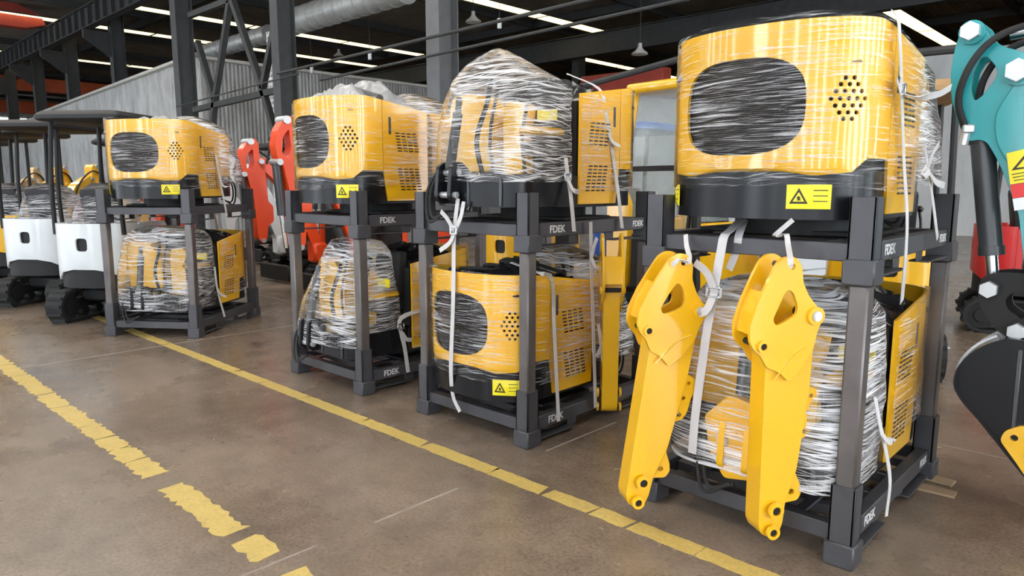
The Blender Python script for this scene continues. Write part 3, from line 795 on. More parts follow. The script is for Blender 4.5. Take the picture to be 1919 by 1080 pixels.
upper_body((C4[0], 2.92, ZU), 0, 'largest wrapped yellow machine body, rear view with oval black grille, on top at right', seed=1.2, stickers=(.27, -.46), bundle=('plastic_cover', 'bag', .05, .655), sway=-.004)
upper_body((C4[0], 4.40, ZL), PI, 'wrapped front-facing yellow machine body in the bottom frame behind the two hanging arms', 'yellow', 'film_thick', front=LOW, seed=4.4, stickers=())
upper_body((C3[0], 4.42, ZU), PI, 'front-facing machine body under tall peaked clear film, on the second stack from the right', 'black', 'film_front', front=TALL, seed=7.1, stickers=())
upper_body((C3[0], 2.98, ZL), 0, 'rear-facing wrapped yellow machine body in the bottom frame with a white strap across its grille', seed=2.3, stickers=(.36,), bundle=('plastic_cover', 'blackbag', .09))
upper_body((C2[0], 2.95, ZU), 0, 'rear-facing wrapped yellow machine body on top of the third stack, grey roll on top', seed=5.2, stickers=(.38,), bundle=('plastic_cover', 'bag', .22, .72))
upper_body((C2[0], 4.36, ZL), PI, 'front-facing wrapped machine body in the bottom frame of the third stack, hoses looping out', 'black', 'film_front', front=LEAN, seed=8.8, stickers=())
def p1(x, y, z): return (C1[0] + ca * x - sa * y, C1[1] + sa * x + ca * y, z)
upper_body(p1(0, -.74, ZU), A1, 'rear-facing wrapped yellow machine body on top of the farthest stack at left', seed=3.1, stickers=(.33, -.5), bundle=('plastic_cover', 'bag', .12))
upper_body(p1(0, .72, ZL), A1 + PI, 'front-facing wrapped machine body in the bottom frame of the farthest stack at left', 'black', 'film_front', front=LOW, seed=6.6, stickers=())

# grey tube and red handle lying over the third stack, cardboard edge guard
o = MB(); o.cyl(at_v(656, 170, 3.3), at_v(712, 188, 3.34), .042, 20, bev=.008); tag(o.build('foam_roll', 'dgrey'), 'dark grey roll lying on the plastic on top of the third stack', 'roll')
# ------------------------------------------------------------------ hanging dipper arms
PL = [(.045, 1.315), (.073, 1.299), (.089, 1.266), (.096, 1.205), (.124, 1.147), (.17, 1.092), (.187, 1.056), (.164, .99), (.155, .93), (.11, .845), (.06, .79), (.015, .835), (-.034, .856), (-.060, .905), (-.092, .935), (-.108, .971), (-.110, 1.026), (-.083, 1.124), (-.049, 1.209), (-.016, 1.284), (.012, 1.311)]
HO = [(.032, 1.181), (.057, 1.167), (.080, 1.107), (.077, 1.074), (.037, 1.049), (-.006, 1.030), (-.020, 1.055), (.008, 1.129)]
BX = [(-.03, .99), (-.03, .833), (-.027, .49), (-.024, .158), (-.008, .118), (.028, .10), (.064, .118), (.078, .16), (.085, .25), (.126, .40), (.138, .52), (.16, .76), (.166, .99), (.12, 1.02), (.02, 1.0)]
LG = [(.15, .765), (.197, .742), (.213, .70), (.199, .64), (.193, .575), (.175, .538), (.13, .52)]
LG2 = [(.118, .42), (.134, .366), (.155, .32), (.162, .283), (.146, .251), (.07, .243), (.09, .40)]
def dipper_arm(loc, rz, tilt, label):
    t = thing('dipper_arm', loc, rz, label, 'excavator arm', 'yellow arms hung on the frames'); t.rotation_euler = (0, R(tilt), rz)
    f = lambda y0: (lambda x, z, q: Vector((x * 1.12, y0 + q, z - 1.27)))
    W_ = .135
    b = MB(); b.prism(roundpoly(BX, .012, 2), f(.014), W_ - .028); bx = b.build('arm_box', 'yellow', t, 25)
    md = bx.modifiers.new('edge', 'BEVEL'); md.width = .008; md.segments = 2; md.limit_method = 'ANGLE'
    for y0 in (-.004, W_ - .014):
        b = MB(); b.prism(roundpoly(PL, .012, 2), f(y0), .018, [roundpoly(HO, .014, 2), circ(.048, 1.272, .0125, 12), circ(-.056, .948, .014, 12)]); pl = b.build('side_plate', 'yellow', t, 25)
        md = pl.modifiers.new('edge', 'BEVEL'); md.width = .003; md.segments = 2; md.limit_method = 'ANGLE'; md.angle_limit = R(50)
    b = MB(); b.prism(roundpoly([(-.085, 1.08), (-.05, 1.17), (-.035, 1.165), (-.068, 1.075), (-.08, .99), (-.098, .99)], .004, 1), f(.014), W_ - .028); b.build('web_plate', 'yellow', t)
    for y0 in (.03, W_ - .046):
        b = MB(); b.prism(roundpoly(LG, .012, 2), f(y0), .016, [circ(.166, .642, .009, 10), circ(.159, .560, .011, 10), circ(.178, .715, .009, 10)]); b.build('lug', 'yellow', t)
        b = MB(); b.prism(roundpoly(LG2, .012, 2), f(y0), .016, [circ(.118, .292, .013, 10)]); b.build('lug', 'yellow', t)
    for x, z, r_ in ((.152, 1.066, .038), (-.056, .948, .026), (.034, .232, .034), (.026, .135, .03)):
        for ya, yb in ((-.016, .0), (W_, W_ + .016)):
            b = MB(); rings = []
            for rr, y in ((r_ * .55, ya if ya < 0 else yb), (r_, ya if ya < 0 else yb), (r_, yb if ya < 0 else ya), (r_ * .55, yb if ya < 0 else ya)): rings.append([Vector(((x) * 1.12 + rr * math.cos(k * PI / 12), y, z - 1.27 + rr * math.sin(k * PI / 12))) for k in range(24)])
            b.loft(rings, cap=False); b.build('pin_boss', 'yellow', t)
        b = MB(); b.cyl((x * 1.12, -.006, z - 1.27), (x * 1.12, W_ + .006, z - 1.27), r_ * .57, 16); b.build('bore', 'blackm', t)
    b = MB(); b.cyl((.152 * 1.12, -.026, 1.066 - 1.27), (.152 * 1.12, W_ + .026, 1.066 - 1.27), .021, 18, bev=.004); b.build('pin', 'bolt', t)
    b = MB(); b.tube([(.15, -.001, .95 - 1.27), (.07, -.004, .90 - 1.27), (.0, -.001, .80 - 1.27)], .004, 6, 4); b.build('weld_bead', 'yellow', t)
    return t
dipper_arm((-1.17, 2.80, 1.27), R(56), 0, 'yellow hanging arm on the right, upright, tied to the rail beside the near right post')
dipper_arm((-1.66, 2.80, 1.255), R(56), 8.5, 'yellow hanging arm on the left, leaning, its foot swung out toward the left post')
dipper_arm((-2.665, 3.86, 1.24), R(132), 0, 'yellow arm seen edge-on, hanging in the gap behind the second frame')

# ------------------------------------------------------------------ straps
def strap(pts, label, w=.034, side=(1, 0, 0), tails=(), buckle=None, th=.003, smooth=4):
    t = thing('lashing_strap', pts[0], 0, label, 'strap', 'white lashing straps'); o0 = Vector(pts[0])
    b = MB(); b.ribbon([Vector(p) - o0 for p in pts], w, th, side, smooth); b.build('webbing', 'strap', t)
    for tl in tails:
        b = MB(); b.ribbon([Vector(p) - o0 for p in tl], w * .9, th, side, 5); b.build('loose_end', 'strap', t)
    if buckle is not None:
        p = Vector(buckle) - o0; b = MB(); s_ = Vector(side).normalized(); u_ = Vector((0, 0, 1)); k = s_.cross(u_).normalized() * .004
        for a, c, in ((-1, -1), (1, 1)):
            b.bar(p + s_ * w * .8 * a + u_ * -.024, p + s_ * w * .8 * a + u_ * .024, .010, .014, bev=.002, up=tuple(s_)); b.bar(p - s_ * w * .8 + u_ * .022 * a, p + s_ * w * .8 + u_ * .022 * a, .014, .010, bev=.002)
        b.build('buckle', 'chrome', t)
    return t
V, U = at_v, at_u
S4 = (1, 0, 0); SY = (0, 1, 0)
strap([V(1392, 408, 3.30), V(1368, 432, 3.05), V(1357, 443, 2.972), V(1351, 472, 2.955), V(1338, 545, 2.935), V(1322, 640, 2.928), V(1304, 770, 2.925), V(1297, 850, 2.925)], 'wide white strap over the wrapped front between the two hanging arms', .042, S4, [[V(1338, 545, 2.93), V(1325, 512, 2.91), V(1302, 492, 2.90)], [V(1338, 550, 2.93), V(1325, 580, 2.90), V(1308, 588, 2.90)]], V(1338, 548, 2.922))
strap([V(1396, 410, 3.3), V(1385, 440, 3.02), V(1380, 470, 3.02), V(1366, 506, 3.02)], 'short white strap hanging behind the rail between the two arms', .036, S4)
strap([V(1285, 440, 2.965), V(1287, 462, 2.945), V(1292, 482, 2.86), V(1290, 495, 2.80)], 'white tie holding the left hanging arm to the rail', .022, S4, [[V(1290, 492, 2.79), V(1272, 488, 2.78), V(1260, 497, 2.78)]])
strap([V(1466, 440, 3.0), V(1474, 440, 2.96), V(1477, 460, 2.93), V(1481, 484, 2.80), V(1482, 497, 2.78)], 'white tie holding the right hanging arm to the rail, tail sticking up', .022, S4, [[V(1466, 440, 2.97), V(1452, 442, 2.96), V(1458, 436, 2.955), V(1486, 412, 2.95)]])
strap([U(1676, 22, -1.0), U(1685, 48, -.915), U(1690, 180, -.912), U(1694, 300, -.912), U(1700, 405, -.855), U(1697, 480, -.855), U(1690, 566, -.91)], 'long white strap down the right-hand corner of the largest machine', .034, SY, [[U(1692, 175, -.905), U(1722, 182, -.86), U(1760, 176, -.84), U(1782, 164, -.83)], [U(1692, 165, -.905), U(1683, 150, -.90), U(1690, 175, -.90)]], U(1692, 168, -.903))
strap([U(1733, 270, -.90), U(1738, 310, -.88), U(1746, 360, -.86), U(1757, 447, -.852)], 'white strap with a bow knot right of the largest machine', .034, SY, [[U(1739, 315, -.87), U(1748, 288, -.85), U(1760, 270, -.84)], [U(1739, 318, -.87), U(1752, 340, -.85), U(1770, 348, -.85)], [U(1738, 312, -.87), U(1730, 330, -.85), U(1742, 322, -.85)]])
strap([U(1640, 745, -.90), U(1648, 790, -.87), U(1661, 850, -.845), U(1668, 905, -.835), U(1661, 968, -.832)], 'white strap hanging with its end over the bottom rail of the nearest frame', .036, SY, [[U(1652, 812, -.86), U(1664, 828, -.83), U(1672, 822, -.83)]])
strap([V(858, 372, 3.0), V(851, 440, 2.985), V(850, 520, 2.965), V(848, 600, 2.955), V(845, 690, 2.965), V(849, 742, 3.02), V(862, 772, 3.035)], 'long white strap across the oval grille of the second stack', .034, S4, [[V(850, 432, 2.975), V(838, 410, 2.965), V(826, 396, 2.96)], [V(850, 440, 2.975), V(842, 456, 2.96), V(824, 470, 2.955)], [V(869, 378, 3.0), V(864, 405, 2.985), V(854, 430, 2.98)]], V(850, 432, 2.972))
strap([U(1060, 296, -2.84), U(1065, 335, -2.83), U(1070, 370, -2.80), U(1076, 434, -2.765)], 'white strap with a buckle hanging from the peaked film to the upper rail', .034, SY, [[U(1065, 338, -2.82), U(1074, 356, -2.79), U(1085, 360, -2.79)]], U(1064, 332, -2.825))
strap([V(1062, 138, 3.7), U(1122, 166, -2.86), U(1134, 205, -2.845), U(1146, 275, -2.84), U(1157, 350, -2.82), U(1166, 428, -2.765)], 'white strap down the yellow vented panel under the peaked film', .034, SY, [[U(1142, 255, -2.835), U(1150, 268, -2.82), U(1162, 274, -2.81)]])
strap([V(958, 492, 3.15), V(1010, 512, 3.2), U(1034, 524, -2.84), U(1038, 600, -2.825), U(1042, 690, -2.80), U(1047, 790, -2.765)], 'white strap over the vents of the lower machine in the second stack', .030, SY)
strap([U(1107, 416, -2.765), U(1108, 480, -2.77), U(1111, 580, -2.80), U(1116, 764, -2.765)], 'white strap from the upper rail down the back corner of the second stack', .032, SY, [[U(1109, 482, -2.765), U(1114, 460, -2.75), U(1119, 446, -2.75)], [U(1109, 485, -2.765), U(1116, 500, -2.75), U(1124, 505, -2.75)]])
strap([U(1121, 608, -2.80), U(1127, 650, -2.78), U(1137, 757, -2.762)], 'short white strap beside the back corner of the second stack', .032, SY, [[U(1128, 655, -2.77), U(1138, 668, -2.755), U(1150, 671, -2.755)], [U(1127, 655, -2.77), U(1118, 668, -2.76), U(1132, 640, -2.755)]])
strap([U(800, 578, -4.50), U(752, 596, -4.46), U(752, 625, -4.45), U(758, 650, -4.44), U(765, 698, -4.42)], 'white buckled strap at the right side of the lower machine in the third stack', .036, SY, [[U(754, 625, -4.44), U(762, 636, -4.43), U(772, 637, -4.43)]], U(752, 612, -4.445))
def D1(px, py, off=0.): # points just off the right side of the askew stack
    d = ray(px, py); n = Vector((ca, sa, 0)); q = Vector((*p1(.48 + off, 0, 0),)); k = (q - Vector((0, 0, CAM_H))).dot(n) / d.dot(n); return Vector((0, 0, CAM_H)) + d * k
strap([D1(402, 500), D1(408, 545, .03), D1(421, 594, .07)], 'white strap hanging at the lower right of the farthest stack', .034, (-sa, ca, 0), [[D1(407, 540, .03), D1(414, 552, .05), D1(424, 556, .06)]])
strap([D1(404, 290), D1(411, 330, .03), D1(424, 398, .06)], 'white strap hanging at the upper right of the farthest stack', .034, (-sa, ca, 0), [[D1(412, 330, .03), D1(418, 348, .05), D1(430, 350, .06)]])
# wooden bearers under the nearest frame
for k, (x, y, s_, lab) in enumerate(((-.90, 4.10, (.34, .09, .012), 'pale wooden board on the floor under the back of the nearest frame, the nearer one'), (-.92, 4.27, (.30, .09, .012), 'pale wooden board on the floor under the back of the nearest frame, the farther one'))):
    b = MB(); b.box((x, y, .0065), s_, R(3 - 6 * k), bev=.002); tag(b.build('wooden_board', 'wood'), lab, 'board', 'boards under the frame')
for px, py, s_, lab in ((1090, 0, 0, ''),)[:0]: pass
b = MB(); q = at_z(1762, 652); b.box(q + Vector((0, 0, .006)), (.16, .05, .01), R(20), bev=.002); tag(b.build('paper_scrap', 'white'), 'white scrap lying on the floor beyond the bucket', 'scrap')
b = MB(); q = at_z(1752, 840); b.box(q + Vector((0, 0, .004)), (.08, .02, .006), R(35), bev=.001); tag(b.build('wood_chip', 'wood'), 'small pale chip on the floor right of the nearest frame', 'scrap')

# ------------------------------------------------------------------ turquoise arm with bucket at right
TV = 4.08
tl = thing('excavator', (-.62, TV, 0), 0, 'turquoise excavator at the right edge, its arm, black cylinder and bucket in view', 'excavator', 'mini excavators')
def tq(u, v, z): return Vector((u + .62, v, z))
TE = roundpoly([(-.862, 2.345), (-.823, 2.372), (-.786, 2.342), (-.767, 2.291), (-.71, 2.24), (-.626, 2.206), (-.539, 2.143), (-.46, 1.95), (-.42, 1.42), (-.44, 1.02), (-.505, 1.02), (-.582, 1.465), (-.662, 1.665), (-.70, 1.742), (-.738, 1.803), (-.772, 1.815), (-.809, 1.806), (-.854, 1.875), (-.899, 2.006), (-.913, 2.135), (-.906, 2.247), (-.89, 2.315)], .03, 3)
TH = roundpoly([(-.796, 2.197), (-.766, 2.201), (-.728, 2.152), (-.716, 2.114), (-.734, 2.079), (-.771, 2.021), (-.802, 1.995), (-.819, 2.05), (-.822, 2.138)], .02, 3)
for y0 in (0, .15):
    b = MB(); b.prism(TE, lambda x, z, q: tq(x, y0 + q, z), .03, [TH]); o = b.build('side_plate', 'teal', tl, 25)
    md = o.modifiers.new('edge', 'BEVEL'); md.width = .006; md.segments = 2; md.limit_method = 'ANGLE'; md.angle_limit = R(50)
b = MB(); b.prism(roundpoly([(-.655, 2.05), (-.60, 2.16), (-.50, 2.12), (-.42, 1.90), (-.38, 1.0), (-.46, 1.0), (-.56, 1.55), (-.70, 1.80), (-.715, 1.93)], .05, 3), lambda x, z, q: tq(x, -.012 + q, z), .204); o = b.build('arm_box', 'teal', tl, 25)
md = o.modifiers.new('edge', 'BEVEL'); md.width = .012; md.segments = 2; md.limit_method = 'ANGLE'
b = MB(); b.prism(roundpoly([(-.62, 1.76), (-.59, 1.83), (-.50, 1.80), (-.44, 1.2), (-.49, 1.2), (-.545, 1.6)], .03, 3), lambda x, z, q: tq(x, -.022 + q, z), .012); b.build('cover_plate', 'teal', tl, 25)
for x, z, r_, s_ in ((-.834, 2.318, .055, 1), (-.631, 2.118, .066, 1), (-.662, 1.1, .05, 0), (-.535, .911, .05, 0)):
    b = MB(); b.cyl(tq(x, -.034, z), tq(x, .21, z), r_, 24, bev=.006); pb = b.build('pin_boss', 'teal' if s_ else 'blackm', tl)
    b = MB(); b.cyl(tq(x, -.075, z), tq(x, -.03, z), r_ * .8, 6, bev=.003); b.build('hex_bolt', 'bolt', pb)
b = MB(); b.cyl(tq(-.773, .085, 1.83), tq(-.688, .085, 1.27), .052, 28, bev=.006); b.cyl(tq(-.775, .085, 1.84), tq(-.770, .085, 1.80), .057, 28); b.cyl(tq(-.692, .085, 1.30), tq(-.686, .085, 1.255), .058, 28); b.build('cylinder_barrel', 'dgrey', tl)
b = MB(); b.cyl(tq(-.689, .085, 1.275), tq(-.667, .085, 1.12), .028, 20); b.build('cylinder_rod', 'chrome', tl)
b = MB(); b.cyl(tq(-.830, -.02, 1.79), tq(-.822, -.02, 1.86), .022, 8, bev=.003); b.box(tq(-.812, -.03, 1.865), (.05, .05, .04), R(20), bev=.006); b.cyl(tq(-.822, -.02, 1.86), tq(-.80, -.02, 1.875), .022, 8); b.build('hose_fitting', 'bolt', tl)
for k, pp in enumerate(([(-.826, -.02, 1.87), (-.858, -.04, 1.98), (-.850, -.05, 2.08), (-.805, -.055, 2.19), (-.735, -.05, 2.27), (-.64, -.04, 2.31), (-.50, -.03, 2.33)], [(-.795, .07, 1.90), (-.80, .08, 2.03), (-.78, .09, 2.13), (-.72, .09, 2.22), (-.62, .08, 2.265), (-.45, .08, 2.28)])):
    b = MB(); b.tube([tq(*p) for p in pp], .0165, 12, 6); b.build('hydraulic_hose', 'rubber', tl)
b = MB(); b.cyl(tq(-.70, .11, 2.31), tq(-.30, .11, 2.335), .03, 16); b.build('ram_rod', 'chrome', tl)
# link and bucket
for y0 in (-.02, .17):
    b = MB(); P = [(-.712, 1.115), (-.69, 1.165), (-.62, 1.185), (-.50, 1.185), (-.42, 1.13), (-.40, 1.06), (-.47, 1.10), (-.56, 1.10), (-.60, 1.06), (-.592, 1.01), (-.54, .975), (-.49, .93), (-.50, .87), (-.55, .86), (-.62, .90), (-.68, .98), (-.71, 1.06)]
    b.prism(roundpoly(P, .03, 3), lambda x, z, q: tq(x, y0 + q, z), .022, [circ(-.662, 1.1, .022, 12)]); b.build('bucket_link', 'blackm', tl)
BK = catmull([(-.56, .885, 0), (-.63, .85, 0), (-.70, .79, 0), (-.75, .705, 0), (-.757, .62, 0), (-.72, .55, 0), (-.64, .465, 0), (-.553, .366, 0), (-.46, .26, 0), (-.37, .165, 0)], 5)
BO = [(p.x, p.y) for p in BK]
bk = None
for y0, nm in ((-.11, 'bucket_side'), (.33, 'bucket_side')):
    b = MB(); b.prism(BO + [(-.34, .30), (-.36, .60), (-.44, .88)], lambda x, z, q: tq(x, y0 + q, z), .018); b.build(nm, 'black', tl)
b = MB(); rings = []
for i, p in enumerate(BK):
    d = (BK[min(i + 1, len(BK) - 1)] - BK[max(i - 1, 0)]).normalized(); nn = Vector((d.y, -d.x, 0)) * .014
    q = p - nn
    rings.append([tq(p.x, -.12, p.y), tq(p.x, .36, p.y), tq(q.x, .36, q.y), tq(q.x, -.12, q.y)])
b.loft(rings); b.build('bucket_shell', 'black', tl)
for k in range(3):
    b = MB(); L = [Vector((p.x, p.y, 0)) for p in BK[3:18]]; b.ribbon([tq(p.x - .012, .0 + .10 * k, p.y + .006) for p in L], .014, .012, (0, 1, 0), 0); b.build('wear_strip', 'chrome', tl)
b = MB(); b.bar(tq(-.505, -.115, .84), tq(-.50, -.115, .42), .02, .01); b.build('weld_seam', 'dgrey', tl)
b = MB(); b.prism(roundpoly([(-.545, .395), (-.53, .445), (-.47, .485), (-.40, .485), (-.34, .24), (-.40, .20), (-.47, .30)], .02, 3), lambda x, z, q: tq(x, -.135 + q, z), .022, [circ(-.49, .42, .016, 14), circ(-.43, .34, .016, 14)]); b.build('side_cutter', 'yellow', tl)
for k in range(4):
    b = MB(); y = -.10 + k * .14; b.prism([(-.40, .215), (-.35, .175), (-.27, .03), (-.30, .03), (-.385, .13)], lambda x, z, q: tq(x, y + q, z), .05); b.build('bucket_tooth', 'yellow', tl)
# stickers on the arm
b = MB(); b.prism([(-.648, 1.745), (-.55, 1.77), (-.515, 1.62), (-.622, 1.60)], lambda x, z, q: tq(x, -.0245 - q, z), .0015); st = b.build('warning_sticker', 'sticker', tl)
b = MB(); b.prism([(-.622, 1.665), (-.572, 1.745), (-.535, 1.68)], lambda x, z, q: tq(x, -.0262 - q, z), .001, [[(-.604, 1.677), (-.572, 1.725), (-.550, 1.684)]])
for k in range(3): b.prism([(-.62 + .006 * k, 1.648 - .014 * k), (-.54 + .006 * k, 1.664 - .014 * k), (-.54 + .006 * k, 1.660 - .014 * k), (-.62 + .006 * k, 1.644 - .014 * k)], lambda x, z, q: tq(x, -.0262 - q, z), .001)
b.build('warning_symbol', 'ink', st)
b = MB(); b.prism([(-.622, 1.598), (-.515, 1.618), (-.50, 1.555), (-.607, 1.535)], lambda x, z, q: tq(x, -.0245 - q, z), .0015); b.build('red_sticker_band', 'redink', tl)
b = MB(); b.prism([(-.607, 1.533), (-.50, 1.553), (-.49, 1.50), (-.595, 1.478)], lambda x, z, q: tq(x, -.0245 - q, z), .0015); b.build('white_sticker_band', 'white', tl)
# ------------------------------------------------------------------ mini excavators standing round the racks
def mini_excavator(loc, rz, col, label, boomcol=None, canopy='blackm', cab=False, boom=1., pose='arm_down', group='mini excavators', wrapped=False, bucket=True):
    bc = boomcol or col
    t = thing('mini_excavator', loc, rz, label, 'excavator', group)
    for sx in (-1, 1):
        x0 = sx * .36
        prof = []
        for k in range(13): a = PI / 2 + PI * k / 12; prof.append((-.50 + .185 * math.cos(a), .19 + .185 * math.sin(a)))
        for k in range(13): a = -PI / 2 + PI * k / 12; prof.append((.50 + .185 * math.cos(a), .19 + .185 * math.sin(a)))
        inn = [(y * .94, .19 + (z - .19) * .86) for y, z in prof]
        b = MB(); b.prism(prof, lambda y, z, q: Vector((x0 - .10 + q, y, z)), .20, [inn])
        P = catmull([(p[0], p[1], 0) for p in prof + prof[:1]], 2); acc = 0; last = P[0]
        for p, q in zip(P, P[1:]):
            acc += (q - p).length
            if acc > .085:
                acc = 0; d = (q - p).normalized(); nv = Vector((-d.y, d.x, 0)); c = p - nv * -.006
                b.bar(Vector((x0 - .09, p.x, p.y)), Vector((x0 + .09, p.x, p.y)), .045, .03, bev=0)
        b.build('rubber_track', 'rubber', t)
        for y, r_ in ((-.50, .15), (.50, .14)):
            b = MB(); b.cyl((x0 - .06, y, .19), (x0 + .075, y, .19), r_, 20, bev=.008); b.cyl((x0 + .06, y, .19), (x0 + .092, y, .19), r_ * .55, 12, bev=.006); b.cyl((x0 - .09, y, .19), (x0 - .06, y, .19), r_ * .5, 12); b.build('drive_wheel' if y < 0 else 'idler_wheel', 'blackm', t)
        for y in (-.24, 0, .24):
            b = MB(); b.cyl((x0 - .07, y, .10), (x0 + .07, y, .10), .06, 14); b.build('track_roller', 'blackm', t)
        b = MB(); b.box((x0, 0, .20), (.10, .86, .12), bev=.02); b.build('track_frame', 'blackm', t)
    b = MB(); b.box((0, 0, .30), (.56, .6, .16), bev=.03); b.cyl((0, 0, .36), (0, 0, .46), .26, 24); b.build('undercarriage', 'blackm', t)
    b = MB(); b.box((0, .86, .18), (.92, .05, .26), bev=.02); b.bar((-.25, .4, .24), (-.25, .86, .18), .07, .07); b.bar((.25, .4, .24), (.25, .86, .18), .07, .07); b.build('dozer_blade', 'blackm', t)
    # house: same outline as the packed bodies
    def hm(s, z, q): p = plan(s, -q); return Vector((p.x, p.y - .62, z))
    a = SC_; zt = 1.16
    low = [(-a, .52), (-a * .72, .50), (-a * .45, .60), (-a * .2, .635), (a * .2, .635), (a * .45, .60), (a * .72, .50), (a, .52)]
    b = MB(); b.sheet(low + [(a - 2 * a * k / 20, zt) for k in range(21)], [circ(.0, .92, .07, 16, .075, 4)], hm, (.04, .1), .02); b.build('rear_cover', col, t, 30)
    b = MB(); b.sheet(circ(.0, .92, .08, 16, .085, 4), [], lambda s, z, q: hm(s, z, .03 + q), None, .01); b.build('cover_window', 'blackm', t)
    for sg in (-1, 1):
        s0, s1 = SC_ + .004, SL + .10
        hm2 = lambda s, z, q: Vector((sg * (.463 - q), -.62 + .36 + (s - SC_), z))
        ol = roundpoly([(s0, .52), (s1, .50), (s1 + .1, .58), (s1 + .1, 1.04), (s1, zt), (s0, zt)], .05)
        b = MB(); b.sheet(ol, [roundpoly([(s0 + .06, .60), (s1 - .06, .58), (s1 + .02, .66), (s1 + .02, .98), (s1 - .05, 1.08), (s0 + .06, 1.08)], .04)], hm2, (.08, .12), .02); b.build('side_cover', col, t, 30)
    b = MB(); P = outline(-.03, .79); b.loft([[p + Vector((0, -.62, .42)) for p in P], [p + Vector((0, -.62, 1.1)) for p in P]]); b.build('engine_housing', 'blackm', t, 30)
    b = MB(); b.box((0, .32, .50), (.86, .62, .14), bev=.03); b.build('floor_plate', 'blackm', t)
    b = MB(); b.box((0, -.02, 1.10), (.42, .40, .10), bev=.04, seg=2); b.build('seat_cushion', 'seat', t)
    b = MB(); b.box((0, -.24, 1.32), (.42, .10, .46), Matrix.Rotation(R(8), 4, 'X'), bev=.04, seg=2); b.build('seat_back', 'seat', t)
    for sx in (-1, 1):
        b = MB(); b.box((sx * .30, .12, 1.02), (.12, .34, .20), bev=.03); b.build('console', 'blackm', t)
        b = MB(); b.tube([(sx * .30, .22, 1.1), (sx * .30, .25, 1.25), (sx * .28, .24, 1.36)], .012, 8, 3); b.ball((sx * .28, .24, 1.38), .03); b.build('control_lever', 'black', t)
    if wrapped:
        film_front(t, 'film_front', [(1.1, 0, .0, .40, .36), (1.25, 0, 0, .38, .34), (1.4, 0, -.06, .32, .26), (1.55, 0, -.12, .24, .18), (1.62, 0, -.16, .1, .08)], loc[0])
    if canopy:
        for sx in (-1, 1):
            b = MB(); b.tube([(sx * .42, -.46, 1.03), (sx * .41, -.47, 1.6), (sx * .40, -.40, 2.33)], .026, 8, 3); b.build('canopy_post', 'blackm', t)
            b = MB(); b.tube([(sx * .42, .48, .56), (sx * .42, .40, 1.3), (sx * .40, .42, 2.33)], .026, 8, 3); b.build('canopy_post', 'blackm', t)
        b = MB(); rr = []
        for z, k in ((2.31, .94), (2.33, 1), (2.37, 1), (2.42, .9)): rr.append([Vector((x * k, .02 + y * k, z)) for x, y in roundpoly([(-.5, -.62), (.5, -.62), (.5, .62), (-.5, .62)], .12, 4)])
        b.loft(rr); b.build('canopy_roof', canopy, t, 40)
    if cab:
        for sx in (-1, 1):
            pm = cab if sx == 1 else 'blackm'
            b = MB(); b.tube([(sx * .46, .62, .56), (sx * .46, .66, 1.3), (sx * .44, .46, 2.5)], .042, 8, 3); b.build('cab_post', pm, t)
            b = MB(); b.tube([(sx * .46, -.40, 1.05), (sx * .45, -.40, 2.5)], .05, 8, 0); b.build('cab_post', pm, t)
            b = MB(); b.box((sx * .455, .12, .92), (.05, 1.04, .66), bev=.02); b.build('cab_door', cab, t)
        b = MB(); b.prism(roundpoly([(.30, .58), (.54, .58), (.54, 1.55), (.44, 1.95), (.36, 1.90), (.36, 1.6), (.26, 1.42)], .05), lambda x, z, q: Vector((x, .68 + q, z)), .06); b.build('front_fender', cab, t)
        b = MB(); b.box((-.08, .68, .86), (.70, .05, .54), bev=.03); b.build('front_panel', 'blackm' if cab == 'yellow' else cab, t)
        b = MB(); b.box((0, .03, 2.53), (1.0, 1.06, .10), bev=.045, seg=3); b.build('cab_roof', cab, t)
        for sx in (-1, 1):
            b = MB(); b.prism([(.60, 1.26), (-.36, 1.26), (-.36, 2.48), (.44, 2.48)], lambda y, z, q: Vector((sx * .455 + q, y, z)), .008); b.build('cab_window', 'glass', t)
        b = MB(); b.bar((0, .66, 1.0), (0, .46, 2.48), .86, .008, bev=0, up=(0, 1, 0)); b.build('windscreen', 'glass', t)
        b = MB(); b.bar((-.40, .70, 1.2), (-.40, .52, 2.4), .03, .03); b.bar((-.42, .70, 1.75), (.42, .64, 1.75), .05, .05); b.build('window_bar', 'blackm', t)
        b = MB(); b.bar((.48, .62, 1.9), (.62, .72, 1.85), .02, .02); b.box((.66, .73, 1.84), (.14, .03, .08), bev=.01); b.build('mirror', 'blackm', t)
    # boom, dipper arm, rams, bucket in the y-z plane
    if boom:
        n_before = set(kids(t))
        f = lambda y, z, q: Vector((-.07 + q, y, z))
        b = MB(); b.box((0, .72, .62), (.22, .24, .34), bev=.04); b.build('swing_post', bc, t)
        b = MB(); b.prism(roundpoly([(.66, .70), (.80, .62), (1.06, 1.35), (1.34, 1.78), (1.62, 2.06), (1.56, 2.20), (1.18, 1.98), (.88, 1.52)], .05), f, .14); b.build('boom', bc, t)
        b = MB(); b.prism(roundpoly([(1.60, 2.40), (1.66, 2.48), (1.74, 2.44), (1.83, 2.30), (1.87, 2.12), (1.85, 1.98), (1.78, 1.88), (1.70, 1.5), (1.67, .92), (1.61, .82), (1.54, .90), (1.52, 1.10), (1.43, 1.18), (1.43, 1.42), (1.50, 1.50), (1.51, 1.75), (1.53, 2.05), (1.60, 2.20)], .03), f, .14, [roundpoly([(1.69, 2.32), (1.77, 2.22), (1.79, 2.02), (1.71, 1.96), (1.67, 2.1)], .03)]); b.build('dipper_arm', bc, t, 30)
        b = MB(); b.cyl((0, 1.83, 1.90), (0, 1.79, 1.28), .05, 16); b.build('arm_ram', 'dgrey', t)
        b = MB(); b.cyl((0, 1.79, 1.28), (0, 1.75, .88), .028, 12); b.build('ram_rod', 'chrome', t)
        b = MB(); b.cyl((0, .92, .80), (0, 1.20, 1.45), .05, 14); b.build('boom_ram', 'dgrey', t)
